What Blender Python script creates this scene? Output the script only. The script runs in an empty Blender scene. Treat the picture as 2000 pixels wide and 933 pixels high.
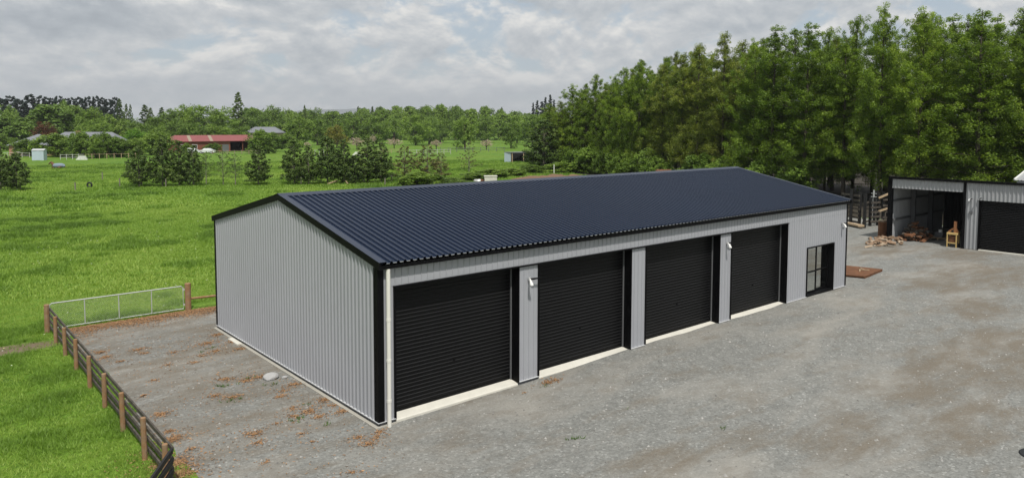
import bpy, math, random
import numpy as np
from mathutils import Vector, Matrix

random.seed(7)
RS = np.random.RandomState(11)
D = bpy.data
COL = bpy.context.scene.collection
scene = bpy.context.scene

# ------------------------------------------------------------------ camera
S = .9
F, CY, YAW, PITCH, ROLL = 1428.764, 342.41, .7048, .0658, .0025
CAM = np.array([-9.7428*S, -16.9482*S, 7.9322*S+.15])
fwd = np.array([math.cos(PITCH)*math.sin(YAW), math.cos(PITCH)*math.cos(YAW), -math.sin(PITCH)])
rgt = np.array([math.cos(YAW), -math.sin(YAW), 0.])
upv = np.cross(rgt, fwd)
RR = math.cos(ROLL)*rgt+math.sin(ROLL)*upv
UU = -math.sin(ROLL)*rgt+math.cos(ROLL)*upv
cam = D.objects.new('camera', D.cameras.new('camera'))
COL.objects.link(cam)
m = Matrix(((RR[0], UU[0], -fwd[0], CAM[0]), (RR[1], UU[1], -fwd[1], CAM[1]), (RR[2], UU[2], -fwd[2], CAM[2]), (0, 0, 0, 1)))
cam.matrix_world = m
cam.data.sensor_width = 36
cam.data.lens = F*36/2000
cam.data.shift_y = -(466.5-CY)/2000
cam.data.clip_end = 30000
scene.camera = cam

# ------------------------------------------------------------------ light
SUN = Vector((-.21, -.45, .84)).normalized()
EL = math.asin(SUN.z)
AZ = math.atan2(SUN.x, SUN.y)
sl = D.lights.new('sun', 'SUN')
sl.energy = 4.7
sl.angle = math.radians(.8)
sl.color = (1, .955, .89)
so = D.objects.new('sun', sl)
COL.objects.link(so)
so.rotation_euler = (-SUN).to_track_quat('-Z', 'Y').to_euler()
so.location = (0, 0, 60)
scene.view_settings.view_transform = 'Standard'
scene.view_settings.look = 'None'
scene.view_settings.exposure = -.14
scene.view_settings.gamma = 1
scene.view_settings.use_curve_mapping = False

W = D.worlds.new('World')
scene.world = W
W.use_nodes = True
nt = W.node_tree
nt.nodes.clear()


class NT:
    def __init__(s, t): s.t = t

    def n(s, typ, props=None, **ins):
        k = s.t.nodes.new(typ)
        for a, b in (props or {}).items():
            setattr(k, a, b)
        for a, b in ins.items():
            key = a.replace('_', ' ')
            if key.startswith('i') and key[1:].isdigit():
                key = int(key[1:])
            sock = k.inputs[key]
            if isinstance(b, bpy.types.NodeSocket):
                s.t.links.new(b, sock)
            else:
                sock.default_value = b
        return k

    def math(s, op, a, b=0., clamp=False):
        return s.n('ShaderNodeMath', dict(operation=op, use_clamp=clamp), i0=a, i1=b).outputs[0]

    def noise(s, vec, scale, detail=4., rough=.55, dist=0., dim='3D'):
        return s.n('ShaderNodeTexNoise', dict(noise_dimensions=dim), Vector=vec, Scale=scale, Detail=detail, Roughness=rough, Distortion=dist).outputs['Fac']

    def ramp(s, fac, stops, interp='LINEAR'):
        k = s.n('ShaderNodeValToRGB', None, Fac=fac)
        cr = k.color_ramp
        cr.interpolation = interp
        while len(cr.elements) < len(stops):
            cr.elements.new(.5)
        for e, (p, c) in zip(cr.elements, stops):
            e.position = p
            e.color = (c[0], c[1], c[2], 1) if hasattr(c, '__len__') else (c, c, c, 1)
        return k.outputs['Color']

    def mix(s, fac, a, b, mode='MIX'):
        k = s.n('ShaderNodeMix', dict(data_type='RGBA', blend_type=mode))
        for sock, v in ((k.inputs[0], fac), (k.inputs[6], a), (k.inputs[7], b)):
            if isinstance(v, bpy.types.NodeSocket):
                s.t.links.new(v, sock)
            else:
                sock.default_value = v if not hasattr(v, '__len__') else (v[0], v[1], v[2], 1)
        return k.outputs[2]

    def vmath(s, op, a, b):
        return s.n('ShaderNodeVectorMath', dict(operation=op), i0=a, i1=b).outputs[0]


w = NT(nt)
sky = w.n('ShaderNodeTexSky', dict(sky_type='NISHITA', sun_disc=False, sun_elevation=EL, sun_rotation=AZ, altitude=50., air_density=1., dust_density=1.5))
tc = w.n('ShaderNodeTexCoord').outputs['Generated']
sep = w.n('ShaderNodeSeparateXYZ', None, Vector=tc)
zz = w.math('MAXIMUM', sep.outputs['Z'], 0.)
den = w.math('ADD', zz, .45)
px = w.math('DIVIDE', sep.outputs['X'], den)
py = w.math('DIVIDE', sep.outputs['Y'], den)
P = w.n('ShaderNodeCombineXYZ', None, X=px, Y=py, Z=3.7).outputs[0]
n_big = w.noise(P, 1.9, 2., .5)
n1 = w.noise(P, 5.2, 10., .60, .2)
P2 = w.vmath('MULTIPLY', P, (.978, .978, 1.))
n2 = w.noise(P2, 5.2, 10., .60, .2)
dens = w.math('ADD', w.math('MULTIPLY', n_big, .35), w.math('MULTIPLY', n1, .75))
cover = w.ramp(dens, [(.42, 0.), (.515, 1.)], 'EASE')
lit = w.math('ADD', w.math('MULTIPLY', w.math('SUBTRACT', n1, n2), 3.4), .5, True)
thick = w.ramp(dens, [(.46, 1.), (.70, 0.)])
shade = w.math('ADD', w.math('MULTIPLY', lit, .62), w.math('MULTIPLY', thick, .38), True)
ccol = w.ramp(shade, [(.06, (.34, .385, .435)), (.36, (.49, .535, .58)), (.60, (.68, .705, .725)), (.82, (.98, .965, .93))])
blue = w.mix(1., sky.outputs[0], (.115, .115, .115), 'MULTIPLY')
blue = w.mix(.62, blue, (.56, .655, .74))
c = w.mix(cover, blue, ccol)
hz = w.ramp(sep.outputs['Z'], [(.0, .6), (.09, 0.)])
c = w.mix(hz, c, (.63, .69, .755))
bg = w.n('ShaderNodeBackground', None, Color=c, Strength=1.)
wo = w.n('ShaderNodeOutputWorld')
nt.links.new(bg.outputs[0], wo.inputs[0])


HAZE = .00013
# ------------------------------------------------------------------ picture to place
def ray(u, v):
    return fwd+RR*(u-1000)/F-UU*(v-CY)/F


def gnd(u, v, z=0.):
    d = ray(u, v)
    return CAM+d*(z-CAM[2])/d[2]


fh = np.array([math.sin(YAW), math.cos(YAW), 0])


def colm(u, d):
    p = CAM+fh*d+rgt*(u-1000)/F*d
    return np.array([p[0], p[1], 0.])


def ztop(v, d):
    return CAM[2]+(248.3-v)/F*d


def depth(p):
    return float((np.array(p)-CAM)@fwd)


# ------------------------------------------------------------------ materials
def make(name):
    mt = D.materials.new(name)
    mt.use_nodes = True
    t = mt.node_tree
    t.nodes.clear()
    k = NT(t)
    out = k.n('ShaderNodeOutputMaterial')
    return mt, k, out


def paint(name, col, rough=.6, var=.12, scale=3., bump=0., bscale=40., metallic=0., spec=.4, var2=0., scale2=.5, hue=None, coat=0.):
    """plain surface with wear: two noise octaves of value, optional second tint, fine bump"""
    mt, k, out = make(name)
    o = k.n('ShaderNodeTexCoord').outputs['Object']
    g = k.n('ShaderNodeNewGeometry').outputs['Position']
    n = k.noise(g, scale, 5., .6)
    f = k.math('ADD', k.math('MULTIPLY', n, 2*var), 1-var)
    if var2:
        nb = k.noise(g, scale2, 3., .5)
        f = k.math('MULTIPLY', f, k.math('ADD', k.math('MULTIPLY', nb, 2*var2), 1-var2))
    base = (col[0], col[1], col[2], 1)
    if hue:
        base = k.mix(k.ramp(k.noise(g, scale*.6, 4., .6), [(.42, 0.), (.66, 1.)]), col, hue)
    comb = k.n('ShaderNodeCombineXYZ', None, X=f, Y=f, Z=f).outputs[0]
    c = k.mix(1., base, comb, 'MULTIPLY')
    b = k.n('ShaderNodeBsdfPrincipled', None, Base_Color=c, Roughness=rough, Metallic=metallic)
    b.inputs['Specular IOR Level'].default_value = spec
    b.inputs['Coat Weight'].default_value = coat
    if bump:
        bp = k.n('ShaderNodeBump', None, Strength=bump, Distance=.02, Height=k.noise(g, bscale, 4., .6))
        mt.node_tree.links.new(bp.outputs[0], b.inputs['Normal'])
    mt.node_tree.links.new(b.outputs[0], out.inputs[0])
    return mt


def leafmat(name, cols, trans=.35, rough=.5, hv=.5):
    """foliage: colour ramp over a per-face random tint, shifted per object"""
    mt, k, out = make(name)
    a = k.n('ShaderNodeAttribute', dict(attribute_name='tint')).outputs['Fac']
    r = k.n('ShaderNodeObjectInfo').outputs['Random']
    f = k.math('ADD', k.math('MULTIPLY', a, 1-hv*.4), k.math('MULTIPLY', r, hv*.4), True)
    n = len(cols)
    c = k.ramp(f, [(i/(n-1), q) for i, q in enumerate(cols)])
    d = k.n('ShaderNodeBsdfPrincipled', None, Base_Color=c, Roughness=rough)
    d.inputs['Specular IOR Level'].default_value = .3
    tl = k.n('ShaderNodeBsdfTranslucent', None, Color=k.mix(1., c, (1.15, 1.2, .6), 'MULTIPLY'))
    mx = k.n('ShaderNodeMixShader', None, Fac=trans)
    mt.node_tree.links.new(d.outputs[0], mx.inputs[1])
    mt.node_tree.links.new(tl.outputs[0], mx.inputs[2])
    mt.node_tree.links.new(mx.outputs[0], out.inputs[0])
    return mt


def tintmat(name, cols, rough=.85):
    mt, k, out = make(name)
    a = k.n('ShaderNodeAttribute', dict(attribute_name='tint')).outputs['Fac']
    n = len(cols)
    c = k.ramp(a, [(i/(n-1), q) for i, q in enumerate(cols)])
    d = k.n('ShaderNodeBsdfPrincipled', None, Base_Color=c, Roughness=rough)
    mt.node_tree.links.new(d.outputs[0], out.inputs[0])
    return mt


def field_mat():
    mt, k, out = make('pasture')
    g = k.n('ShaderNodeNewGeometry').outputs['Position']
    n1 = k.noise(g, .045, 4., .6)
    n2 = k.noise(g, .55, 6., .7, .4)
    n3 = k.noise(g, 6., 4., .7)
    c = k.ramp(n2, [(.30, (.055, .122, .012)), (.5, (.102, .200, .022)), (.72, (.152, .262, .036))])
    c2 = k.ramp(n3, [(.3, .55), (.7, 1.3)])
    c = k.mix(1., c, c2, 'MULTIPLY')
    big = k.ramp(n1, [(.42, (1, 1, 1)), (.62, (1.25, 1.06, 1.1))])
    c = k.mix(1., c, big, 'MULTIPLY')
    # bare trodden track at the fence corner
    rel = k.n('ShaderNodeVectorMath', dict(operation='SUBTRACT'), i0=g, i1=(-6.1, 13.2, 0.)).outputs[0]
    mp = k.n('ShaderNodeMapping', None, Vector=rel, Scale=(1/1.9, 1/.75, 0.)).outputs[0]
    ln = k.n('ShaderNodeVectorMath', dict(operation='LENGTH'), i0=mp).outputs['Value']
    tr = k.ramp(k.math('ADD', k.math('SUBTRACT', 1.1, ln, True), k.math('MULTIPLY', n3, .5)), [(.40, 0.), (.75, 1.)])
    c = k.mix(tr, c, (.17, .135, .09))
    b = k.n('ShaderNodeBsdfPrincipled', None, Base_Color=c, Roughness=.9)
    b.inputs['Specular IOR Level'].default_value = .15
    bp = k.n('ShaderNodeBump', None, Strength=.7, Distance=.15, Height=n3)
    mt.node_tree.links.new(bp.outputs[0], b.inputs['Normal'])
    mt.node_tree.links.new(b.outputs[0], out.inputs[0])
    return mt


# worn brown earth showing through the gravel: centre, half width, direction of its length
DIRT = [(16.6, -7.6, 2.6, 55), (13.2, -7.4, 1.7, 50), (19.5, -7.8, 2.6, 40), (8.2, -7.6, 1.3, 60), (23.5, -9.0, 2.2, 30), (32.5, -3.0, 3.2, 60),
        (11.3, -9.2, 1.5, 40), (38., -.2, 2.2, 80), (28.5, -2.6, 2.2, 50), (36.5, 3.6, 2.4, 60), (24.5, -5.2, 1.8, 40), (3.6, -5.6, .9, 60), (6.0, -6.0, .8, 60)]


def gravel_mat():
    mt, k, out = make('gravel')
    g = k.n('ShaderNodeNewGeometry').outputs['Position']
    fine = k.noise(g, 26., 3., .75)
    vor = k.n('ShaderNodeTexVoronoi', dict(feature='F1'), Vector=g, Scale=17.)
    vc = k.n('ShaderNodeSeparateColor', None, Color=vor.outputs['Color']).outputs[0]
    mid = k.noise(g, 2.4, 6., .65)
    c = k.ramp(fine, [(.25, (0.120, 0.121, 0.113)), (.48, (0.202, 0.205, 0.191)), (.62, (0.232, 0.235, 0.221)), (.78, (0.352, 0.356, 0.339))])
    c = k.mix(.40, c, k.ramp(vc, [(0., (0.100, 0.101, 0.094)), (.5, (0.196, 0.198, 0.185)), (.9, (0.252, 0.254, 0.239)), (1., (0.432, 0.437, 0.415))]))
    c = k.mix(1., c, k.ramp(mid, [(.3, .86), (.7, 1.10)]), 'MULTIPLY')
    # dusty pale wheel tracks and brown worn-in dirt, stretched along the drive
    st = k.n('ShaderNodeMapping', None, Vector=g, Rotation=(0, 0, math.radians(-36)), Scale=(.16, .42, 1.))
    dust = k.noise(st.outputs[0], 1., 4., .6, .5)
    c = k.mix(k.ramp(dust, [(.46, 0.), (.68, .7)]), c, (.296, .282, .25))
    st2 = k.n('ShaderNodeMapping', None, Vector=g, Location=(4.2, 1.7, 0), Rotation=(0, 0, math.radians(-42)), Scale=(.55, 1.35, 1.))
    dirt = k.noise(st2.outputs[0], 1., 9., .70, .25)
    # dirt is worn in along the turning circle of the drive
    zone = None
    for zx, zy, zr, za in DIRT:
        rel = k.n('ShaderNodeVectorMath', dict(operation='SUBTRACT'), i0=g, i1=(zx, zy, 0.)).outputs[0]
        mp = k.n('ShaderNodeMapping', None, Vector=rel, Rotation=(0, 0, math.radians(-za)), Scale=(1/(zr*1.9), 1/zr, 0.)).outputs[0]
        ln = k.n('ShaderNodeVectorMath', dict(operation='LENGTH'), i0=mp).outputs['Value']
        q_ = k.math('SUBTRACT', 1.15, ln, True)
        zone = q_ if zone is None else k.math('MAXIMUM', zone, q_)
    cl = k.n('ShaderNodeVectorMath', dict(operation='DISTANCE'), i0=g, i1=(-2.2, 10.5, 0.)).outputs['Value']
    zone2 = k.ramp(k.math('DIVIDE', cl, 14.), [(.05, .62), (.6, .5), (1., .2)])
    z = k.math('MAXIMUM', zone, zone2)
    dm = k.ramp(k.math('ADD', k.math('MULTIPLY', k.math('MINIMUM', z, .75), .36), dirt), [(.58, 0.), (.84, 1.)])
    c = k.mix(k.math('MULTIPLY', dm, .82), c, k.mix(fine, (.108, .090, .066), (.200, .172, .135)))
    b = k.n('ShaderNodeBsdfPrincipled', None, Base_Color=c, Roughness=.92)
    b.inputs['Specular IOR Level'].default_value = .15
    h = k.math('ADD', k.math('MULTIPLY', fine, .6), k.math('MULTIPLY', vor.outputs['Distance'], -.5))
    bp = k.n('ShaderNodeBump', None, Strength=.75, Distance=.03, Height=h)
    mt.node_tree.links.new(bp.outputs[0], b.inputs['Normal'])
    mt.node_tree.links.new(b.outputs[0], out.inputs[0])
    return mt


def glass_mat(name, tint=(.55, .6, .6), refl=.25):
    mt, k, out = make(name)
    fr = k.n('ShaderNodeFresnel', None, IOR=1.6).outputs[0]
    fac = k.math('ADD', k.math('MULTIPLY', fr, 1.6), refl, True)
    tr = k.n('ShaderNodeBsdfTransparent', None, Color=(*tint, 1))
    gl = k.n('ShaderNodeBsdfGlossy', None, Color=(.9, .95, .95, 1), Roughness=.02)
    mx = k.n('ShaderNodeMixShader', None, Fac=fac)
    mt.node_tree.links.new(tr.outputs[0], mx.inputs[1])
    mt.node_tree.links.new(gl.outputs[0], mx.inputs[2])
    mt.node_tree.links.new(mx.outputs[0], out.inputs[0])
    return mt


M = {}
M['field'] = field_mat()
M['gravel'] = gravel_mat()
M['wall'] = paint('grey_steel_cladding', (.328, .338, .362), .45, .05, 1.3, spec=.5, var2=.05, scale2=.3)
M['wall2'] = paint('weathered_steel_cladding', (.33, .34, .35), .45, .10, 2.2, spec=.5, var2=.08)
M['roof'] = paint('navy_roof_steel', (.0095, .0175, .040), .34, .10, 1.2, spec=.38, var2=.12, scale2=.35)
M['ridge'] = paint('navy_roof_flashing', (.019, .027, .050), .36, .08, 2., spec=.45)
M['black'] = paint('black_flashing', (.0035, .0036, .0042), .5, .15, 3., spec=.10)
M['ledge'] = paint('sky_lit_slat_ledge', (.013, .013, .014), .5, .4, 2.5, spec=.3)  # sky light on the slats' upper slopes, painted in as paler grey
M['door'] = paint('black_door_steel', (.0028, .003, .0034), .42, .15, 2., spec=.2)
M['steel'] = paint('galvanised_steel', (.54, .55, .55), .4, .10, 8., metallic=.25)
M['steeld'] = paint('dull_steel', (.13, .135, .14), .5, .15, 8.)
M['pvc'] = paint('white_plastic_pipe', (.70, .69, .63), .35, .04, 5.)
M['white'] = paint('white_paint', (.76, .76, .73), .5, .06, 5.)
M['fwhite'] = paint('weathered_white_rail', (.46, .46, .44), .7, .1, 3.)
M['lip'] = paint('pale_sheet_edge', (.27, .28, .28), .4, .1, 9.)
M['sill'] = paint('pale_concrete_sill', (.58, .565, .50), .8, .13, 5., .15, 60., var2=.10, scale2=1.2)
M['conc'] = paint('concrete', (.36, .345, .30), .9, .16, 5., .3, 50., var2=.15, scale2=.8)
M['dpc'] = paint('dark_base_band', (.085, .09, .097), .7, .15, 5.)
M['drip'] = paint('drip_edge', (.52, .53, .54), .35, .05, 6.)
M['post'] = paint('brown_timber_post', (.27, .150, .072), .85, .3, 9., .4, 60., hue=(.27, .185, .115))
M['railb'] = paint('black_stained_rail', (.014, .014, .014), .75, .3, 10., .3, 50.)
M['rail'] = paint('weathered_dark_rail', (.052, .044, .036), .8, .35, 10., .3, 50., hue=(.105, .09, .072))
M['timber'] = paint('pale_sawn_timber', (.40, .30, .19), .8, .2, 12.)
M['wood'] = paint('split_firewood', (.27, .19, .125), .85, .35, 9., hue=(.20, .12, .07))
M['woodp'] = paint('pale_split_face', (.38, .30, .215), .85, .25, 11.)
M['bark'] = paint('tree_bark', (.075, .062, .048), .95, .3, 6., .4, 18.)
M['barkp'] = paint('pale_bark', (.20, .18, .15), .95, .3, 6.)
M['rust'] = paint('rusty_steel', (.115, .050, .022), .85, .3, 7., .2, 40., hue=(.165, .07, .03))
M['yellow'] = paint('yellow_paint', (.52, .37, .15), .5, .15, 9.)
M['orange'] = paint('faded_orange_paint', (.27, .12, .05), .6, .2, 9.)
M['rock'] = paint('pale_rock', (.36, .36, .355), .9, .15, 7., .4, 22.)
M['floor'] = paint('leaf_litter_floor', (.035, .028, .018), .95, .4, 1.5, .5, 12.)
M['soil'] = paint('bare_brown_soil', (.165, .098, .062), .95, .3, 2.5, .6, 8.)
M['rubber'] = paint('black_rubber', (.012, .014, .016), .7, .2, 10.)
M['redroof'] = paint('red_painted_iron', (.225, .064, .060), .5, .12, .8, var2=.08)
M['redwall'] = paint('red_brown_boards', (.20, .072, .046), .8, .2, 1.5)
M['fawn'] = paint('translucent_roof_sheet', (.28, .22, .16), .6, .1, 2.)
M['slate'] = paint('grey_tile_roof', (.17, .18, .20), .7, .15, 1.8)
M['brick'] = paint('pinkish_brick', (.36, .20, .135), .9, .18, 3.)
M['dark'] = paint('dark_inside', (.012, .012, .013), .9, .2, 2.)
M['bluerug'] = paint('blue_grey_horse_rug', (.19, .24, .29), .9, .1, 8.)
M['chestnut'] = paint('chestnut_coat', (.12, .052, .025), .7, .15, 8.)
M['carpaint'] = paint('white_car_paint', (.62, .64, .66), .25, .03, 3., coat=.6)
M['hutch'] = paint('pale_blue_grey_iron', (.42, .50, .56), .5, .1, 3.)
M['hills'] = paint('far_hills', (.05, .075, .07), .95, .15, .002)
M['glass'] = glass_mat('window_glass', (.75, .78, .76), .42)
M['dglass'] = glass_mat('dark_car_glass', (.05, .06, .06), .2)
M['lampglass'] = paint('pale_lamp_head', (.74, .74, .72), .25, .04, 9., spec=.6)
M['plaster'] = paint('pale_inner_lining', (.46, .44, .36), .9, .12, 2.)
M['pebble'] = tintmat('loose_stones', [(.09, .087, .08), (.15, .146, .134), (.20, .195, .18), (.27, .263, .245), (.40, .39, .37)])
M['litter'] = tintmat('orange_brown_litter', [(.11, .060, .030), (.22, .120, .056), (.33, .185, .085), (.41, .255, .135)])
M['grass'] = leafmat('grass_blades', [(0.086, 0.161, 0.023), (0.163, 0.278, 0.039), (0.240, 0.370, 0.058), (0.363, 0.467, 0.108)], .35, .55, 0.)
M['weed'] = leafmat('low_weeds', [(.04, .08, .015), (.07, .14, .02), (.12, .20, .04)], .3)
M['daisy'] = tintmat('daisies', [(.75, .74, .66), (.78, .78, .74), (.72, .62, .15)])
M['alder'] = leafmat('fresh_leaf', [(0.062, 0.110, 0.015), (0.131, 0.210, 0.026), (0.232, 0.333, 0.041), (0.368, 0.466, 0.069)], .46, .45, .45)
M['olive'] = leafmat('olive_leaf', [(0.068, 0.105, 0.020), (0.149, 0.197, 0.033), (0.251, 0.295, 0.053), (0.370, 0.405, 0.081)], .46, .45, .5)
M['decid'] = leafmat('mid_leaf', [(0.060, 0.109, 0.019), (0.117, 0.193, 0.031), (0.191, 0.293, 0.044), (0.291, 0.407, 0.075)], .32, .5, .8)
M['willow'] = leafmat('willow_leaf', [(0.072, 0.122, 0.023), (0.120, 0.198, 0.036), (0.169, 0.263, 0.052), (0.234, 0.338, 0.078)], .35, .5, .6)
M['lime'] = leafmat('lime_leaf', [(.07, .16, .012), (.12, .25, .02), (.17, .32, .03)], .35, .5, .3)
M['conifer'] = leafmat('dark_conifer', [(0.030, 0.058, 0.013), (0.065, 0.111, 0.025), (0.124, 0.183, 0.038), (0.207, 0.276, 0.064)], .15, .6, .6)
M['bronze'] = leafmat('bronze_conifer', [(0.044, 0.053, 0.018), (0.094, 0.094, 0.032), (0.160, 0.139, 0.046), (0.224, 0.167, 0.059)], .15, .6, .4)
M['pine'] = leafmat('blue_black_pine', [(0.009, 0.018, 0.015), (0.019, 0.036, 0.029), (0.036, 0.060, 0.044)], .1, .6, .5)
M['yellowt'] = leafmat('yellow_leaf', [(.14, .15, .02), (.24, .23, .04), (.32, .28, .06)], .3)
M['redt'] = leafmat('copper_leaf', [(.06, .03, .015), (.13, .055, .025), (.19, .085, .04)], .3)
M['blossom'] = leafmat('blossom', [(.34, .26, .22), (.50, .40, .35), (.64, .55, .48)], .3)


# ------------------------------------------------------------------ mesh tools
class MB:
    def __init__(s):
        s.v, s.f = [], []

    def add(s, vs, fs):
        b = len(s.v)
        s.v += [tuple(map(float, q)) for q in vs]
        s.f += [tuple(b+i for i in q) for q in fs]
        return s

    def box(s, x0, x1, y0, y1, z0, z1):
        vs = [(x, y, z) for z in (z0, z1) for y in (y0, y1) for x in (x0, x1)]
        return s.add(vs, [(0, 2, 3, 1), (4, 5, 7, 6), (0, 1, 5, 4), (2, 6, 7, 3), (0, 4, 6, 2), (1, 3, 7, 5)])

    def bar(s, a, b, wx, wy, up=(0, 0, 1)):
        """rectangular bar from a to b; wx across, wy along up"""
        a, b = np.array(a, float), np.array(b, float)
        d = b-a
        d /= np.linalg.norm(d)
        x = np.cross(d, np.array(up, float))
        if np.linalg.norm(x) < 1e-6:
            x = np.array([1., 0, 0])
        x /= np.linalg.norm(x)
        y = np.cross(x, d)
        vs = []
        for p in (a, b):
            for i, j in ((-1, -1), (1, -1), (1, 1), (-1, 1)):
                vs.append(p+x*i*wx/2+y*j*wy/2)
        return s.add(vs, [(3, 2, 1, 0), (4, 5, 6, 7), (0, 1, 5, 4), (1, 2, 6, 5), (2, 3, 7, 6), (3, 0, 4, 7)])

    def tube(s, pts, rad, n=8, caps=True, sq=1.):
        pts = [np.array(p, float) for p in pts]
        if not hasattr(rad, '__len__'):
            rad = [rad]*len(pts)
        vs, fs = [], []
        pr = None
        for i, p in enumerate(pts):
            d = pts[min(i+1, len(pts)-1)]-pts[max(i-1, 0)]
            d /= (np.linalg.norm(d)+1e-9)
            if pr is None:
                pr = np.cross(d, (0, 0, 1.)) if abs(d[2]) < .9 else np.cross(d, (1., 0, 0))
            x = pr-d*(pr@d)
            x /= (np.linalg.norm(x)+1e-9)
            pr = x
            y = np.cross(d, x)
            for j in range(n):
                a = 2*math.pi*j/n
                vs.append(p+(x*math.cos(a)+y*math.sin(a)*sq)*rad[i])
        for i in range(len(pts)-1):
            for j in range(n):
                k = (j+1) % n
                fs.append((i*n+j, i*n+k, (i+1)*n+k, (i+1)*n+j))
        if caps:
            fs.append(tuple(range(n-1, -1, -1)))
            fs.append(tuple((len(pts)-1)*n+j for j in range(n)))
        return s.add(vs, fs)

    def build(s, name, mat, parent=None, smooth=False, bevel=0.):
        me = D.meshes.new(name)
        vs = s.v
        if parent is not None:
            o = parent
            l = Vector((0, 0, 0))
            while o is not None:
                l = l+o.location
                o = o.parent
            vs = [(a-l.x, b-l.y, c_-l.z) for a, b, c_ in vs]
        me.from_pydata(vs, [], s.f)
        me.materials.append(mat)
        if smooth:
            me.polygons.foreach_set('use_smooth', [True]*len(me.polygons))
        me.update()
        o = D.objects.new(name, me)
        COL.objects.link(o)
        if parent is not None:
            o.parent = parent
        if bevel:
            b = o.modifiers.new('bevel', 'BEVEL')
            b.width = bevel
            b.segments = 2
            b.limit_method = 'ANGLE'
        return o


def npmesh(name, V, Fa, mat, parent=None, tint=None, smooth=False):
    """fast mesh from arrays; Fa is (n,k)"""
    me = D.meshes.new(name)
    k = Fa.shape[1]
    me.vertices.add(len(V))
    me.vertices.foreach_set('co', V.astype(np.float32).ravel())
    me.loops.add(Fa.size)
    me.loops.foreach_set('vertex_index', Fa.astype(np.int32).ravel())
    me.polygons.add(len(Fa))
    me.polygons.foreach_set('loop_start', (np.arange(len(Fa))*k).astype(np.int32))
    if smooth:
        me.polygons.foreach_set('use_smooth', np.ones(len(Fa), bool))
    me.update(calc_edges=True)
    if tint is not None:
        at = me.attributes.new('tint', 'FLOAT', 'FACE')
        at.data.foreach_set('value', tint.astype(np.float32))
    me.materials.append(mat)
    if name is None:
        return me
    o = D.objects.new(name, me)
    COL.objects.link(o)
    if parent is not None:
        o.parent = parent
    return o


def tag(o, label=None, cat=None, group=None, kind=None):
    for k_, v_ in (('label', label), ('category', cat), ('group', group), ('kind', kind)):
        if v_:
            o[k_] = v_
    return o


def thing(name, loc, label, cat, group=None, rz=0.):
    o = D.objects.new(name, None)
    COL.objects.link(o)
    o.location = Vector([float(q) for q in loc])
    o.rotation_euler = (0, 0, rz)
    o.empty_display_size = .2
    return tag(o, label, cat, group)


def inst(name, me, parent, loc=(0, 0, 0), rot=(0, 0, 0), scl=(1, 1, 1)):
    o = D.objects.new(name, me)
    COL.objects.link(o)
    if parent is not None:
        o.parent = parent
    o.location = loc
    o.rotation_euler = rot
    o.scale = scl
    return o


def meshonly(mb, name, mat, smooth=False):
    me = D.meshes.new(name)
    me.from_pydata(mb.v, [], mb.f)
    me.materials.append(mat)
    if smooth:
        me.polygons.foreach_set('use_smooth', [True]*len(me.polygons))
    me.update()
    return me


def vnoise(x, y, seed=0):
    """smooth value noise on numpy arrays, 0..1"""
    xi, yi = np.floor(x).astype(np.int64), np.floor(y).astype(np.int64)
    xf, yf = x-xi, y-yi
    xf, yf = xf*xf*(3-2*xf), yf*yf*(3-2*yf)

    def h(a, b):
        n = (a*374761393+b*668265263+seed*974711) & 0x7fffffff
        n = (n ^ (n >> 13))*1274126177 & 0x7fffffff
        return ((n ^ (n >> 16)) & 0xffff)/65535.
    return (h(xi, yi)*(1-xf)+h(xi+1, yi)*xf)*(1-yf)+(h(xi, yi+1)*(1-xf)+h(xi+1, yi+1)*xf)*yf


def sstep(a, b, x):
    t = np.clip((x-a)/(b-a), 0, 1)
    return t*t*(3-2*t)


# ------------------------------------------------------------------ ground
mb = MB()
R0 = 9000.
mb.add([(-R0, -R0, 0), (R0, -R0, 0), (R0, R0, 0), (-R0, R0, 0)], [(0, 1, 2, 3)])
tag(mb.build('field', M['field']), kind='structure')


def yard_left(y):
    return -4.45+.35*(vnoise(y*.9, y*0+3.)-.5)+.2*(vnoise(y*3.1, y*0+9.)-.5)


def yard_z(x, y):
    z = .03+.03*(vnoise(x*.35, y*.35, 4)-.5)+.018*(vnoise(x*1.3, y*1.3, 5)-.5)
    z = z+.085*sstep(2.5, 9., x)*(1-sstep(23.5, 26.5, x))*(1-sstep(1., 8., -y))*(y < 2)
    z = z+.0*x
    e = np.minimum(sstep(0., .5, x-yard_left(y)), sstep(0., .6, 15.0-y))
    far = np.minimum(sstep(0, 2., 52.-x), sstep(0, 2., y+45))
    return -.012+(z+.012)*np.minimum(e, far)


gx = np.concatenate([np.arange(-5, 30, .4), np.arange(30, 52.6, 1.2)])
gy = np.concatenate([np.arange(-45, -15, 1.2), np.arange(-15, 15.21, .4)])
X, Y = np.meshgrid(gx, gy)
Z = yard_z(X, Y)
V = np.stack([X.ravel(), Y.ravel(), Z.ravel()], 1)
ny, nx = X.shape
I = (np.arange(ny-1)[:, None]*nx+np.arange(nx-1)[None]).ravel()
Fq = np.stack([I, I+1, I+nx+1, I+nx], 1)
keep = (V[Fq][:, :, 2].max(1) > -.0115)
tag(npmesh('gravel_yard', V, Fq[keep], M['gravel'], smooth=True), kind='structure')

mb = MB()
fl = [(52.2, -40), (120, -40), (130, 95), (84, 95), (80, 84), (60.5, 30), (55.0, 14.6), (51.6, 14.2), (51.6, 4.0)]
mb.add([(a_, b_, .012) for a_, b_ in fl], [tuple(range(len(fl)))])
tag(mb.build('forest_floor', M['floor']), kind='structure')
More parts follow.
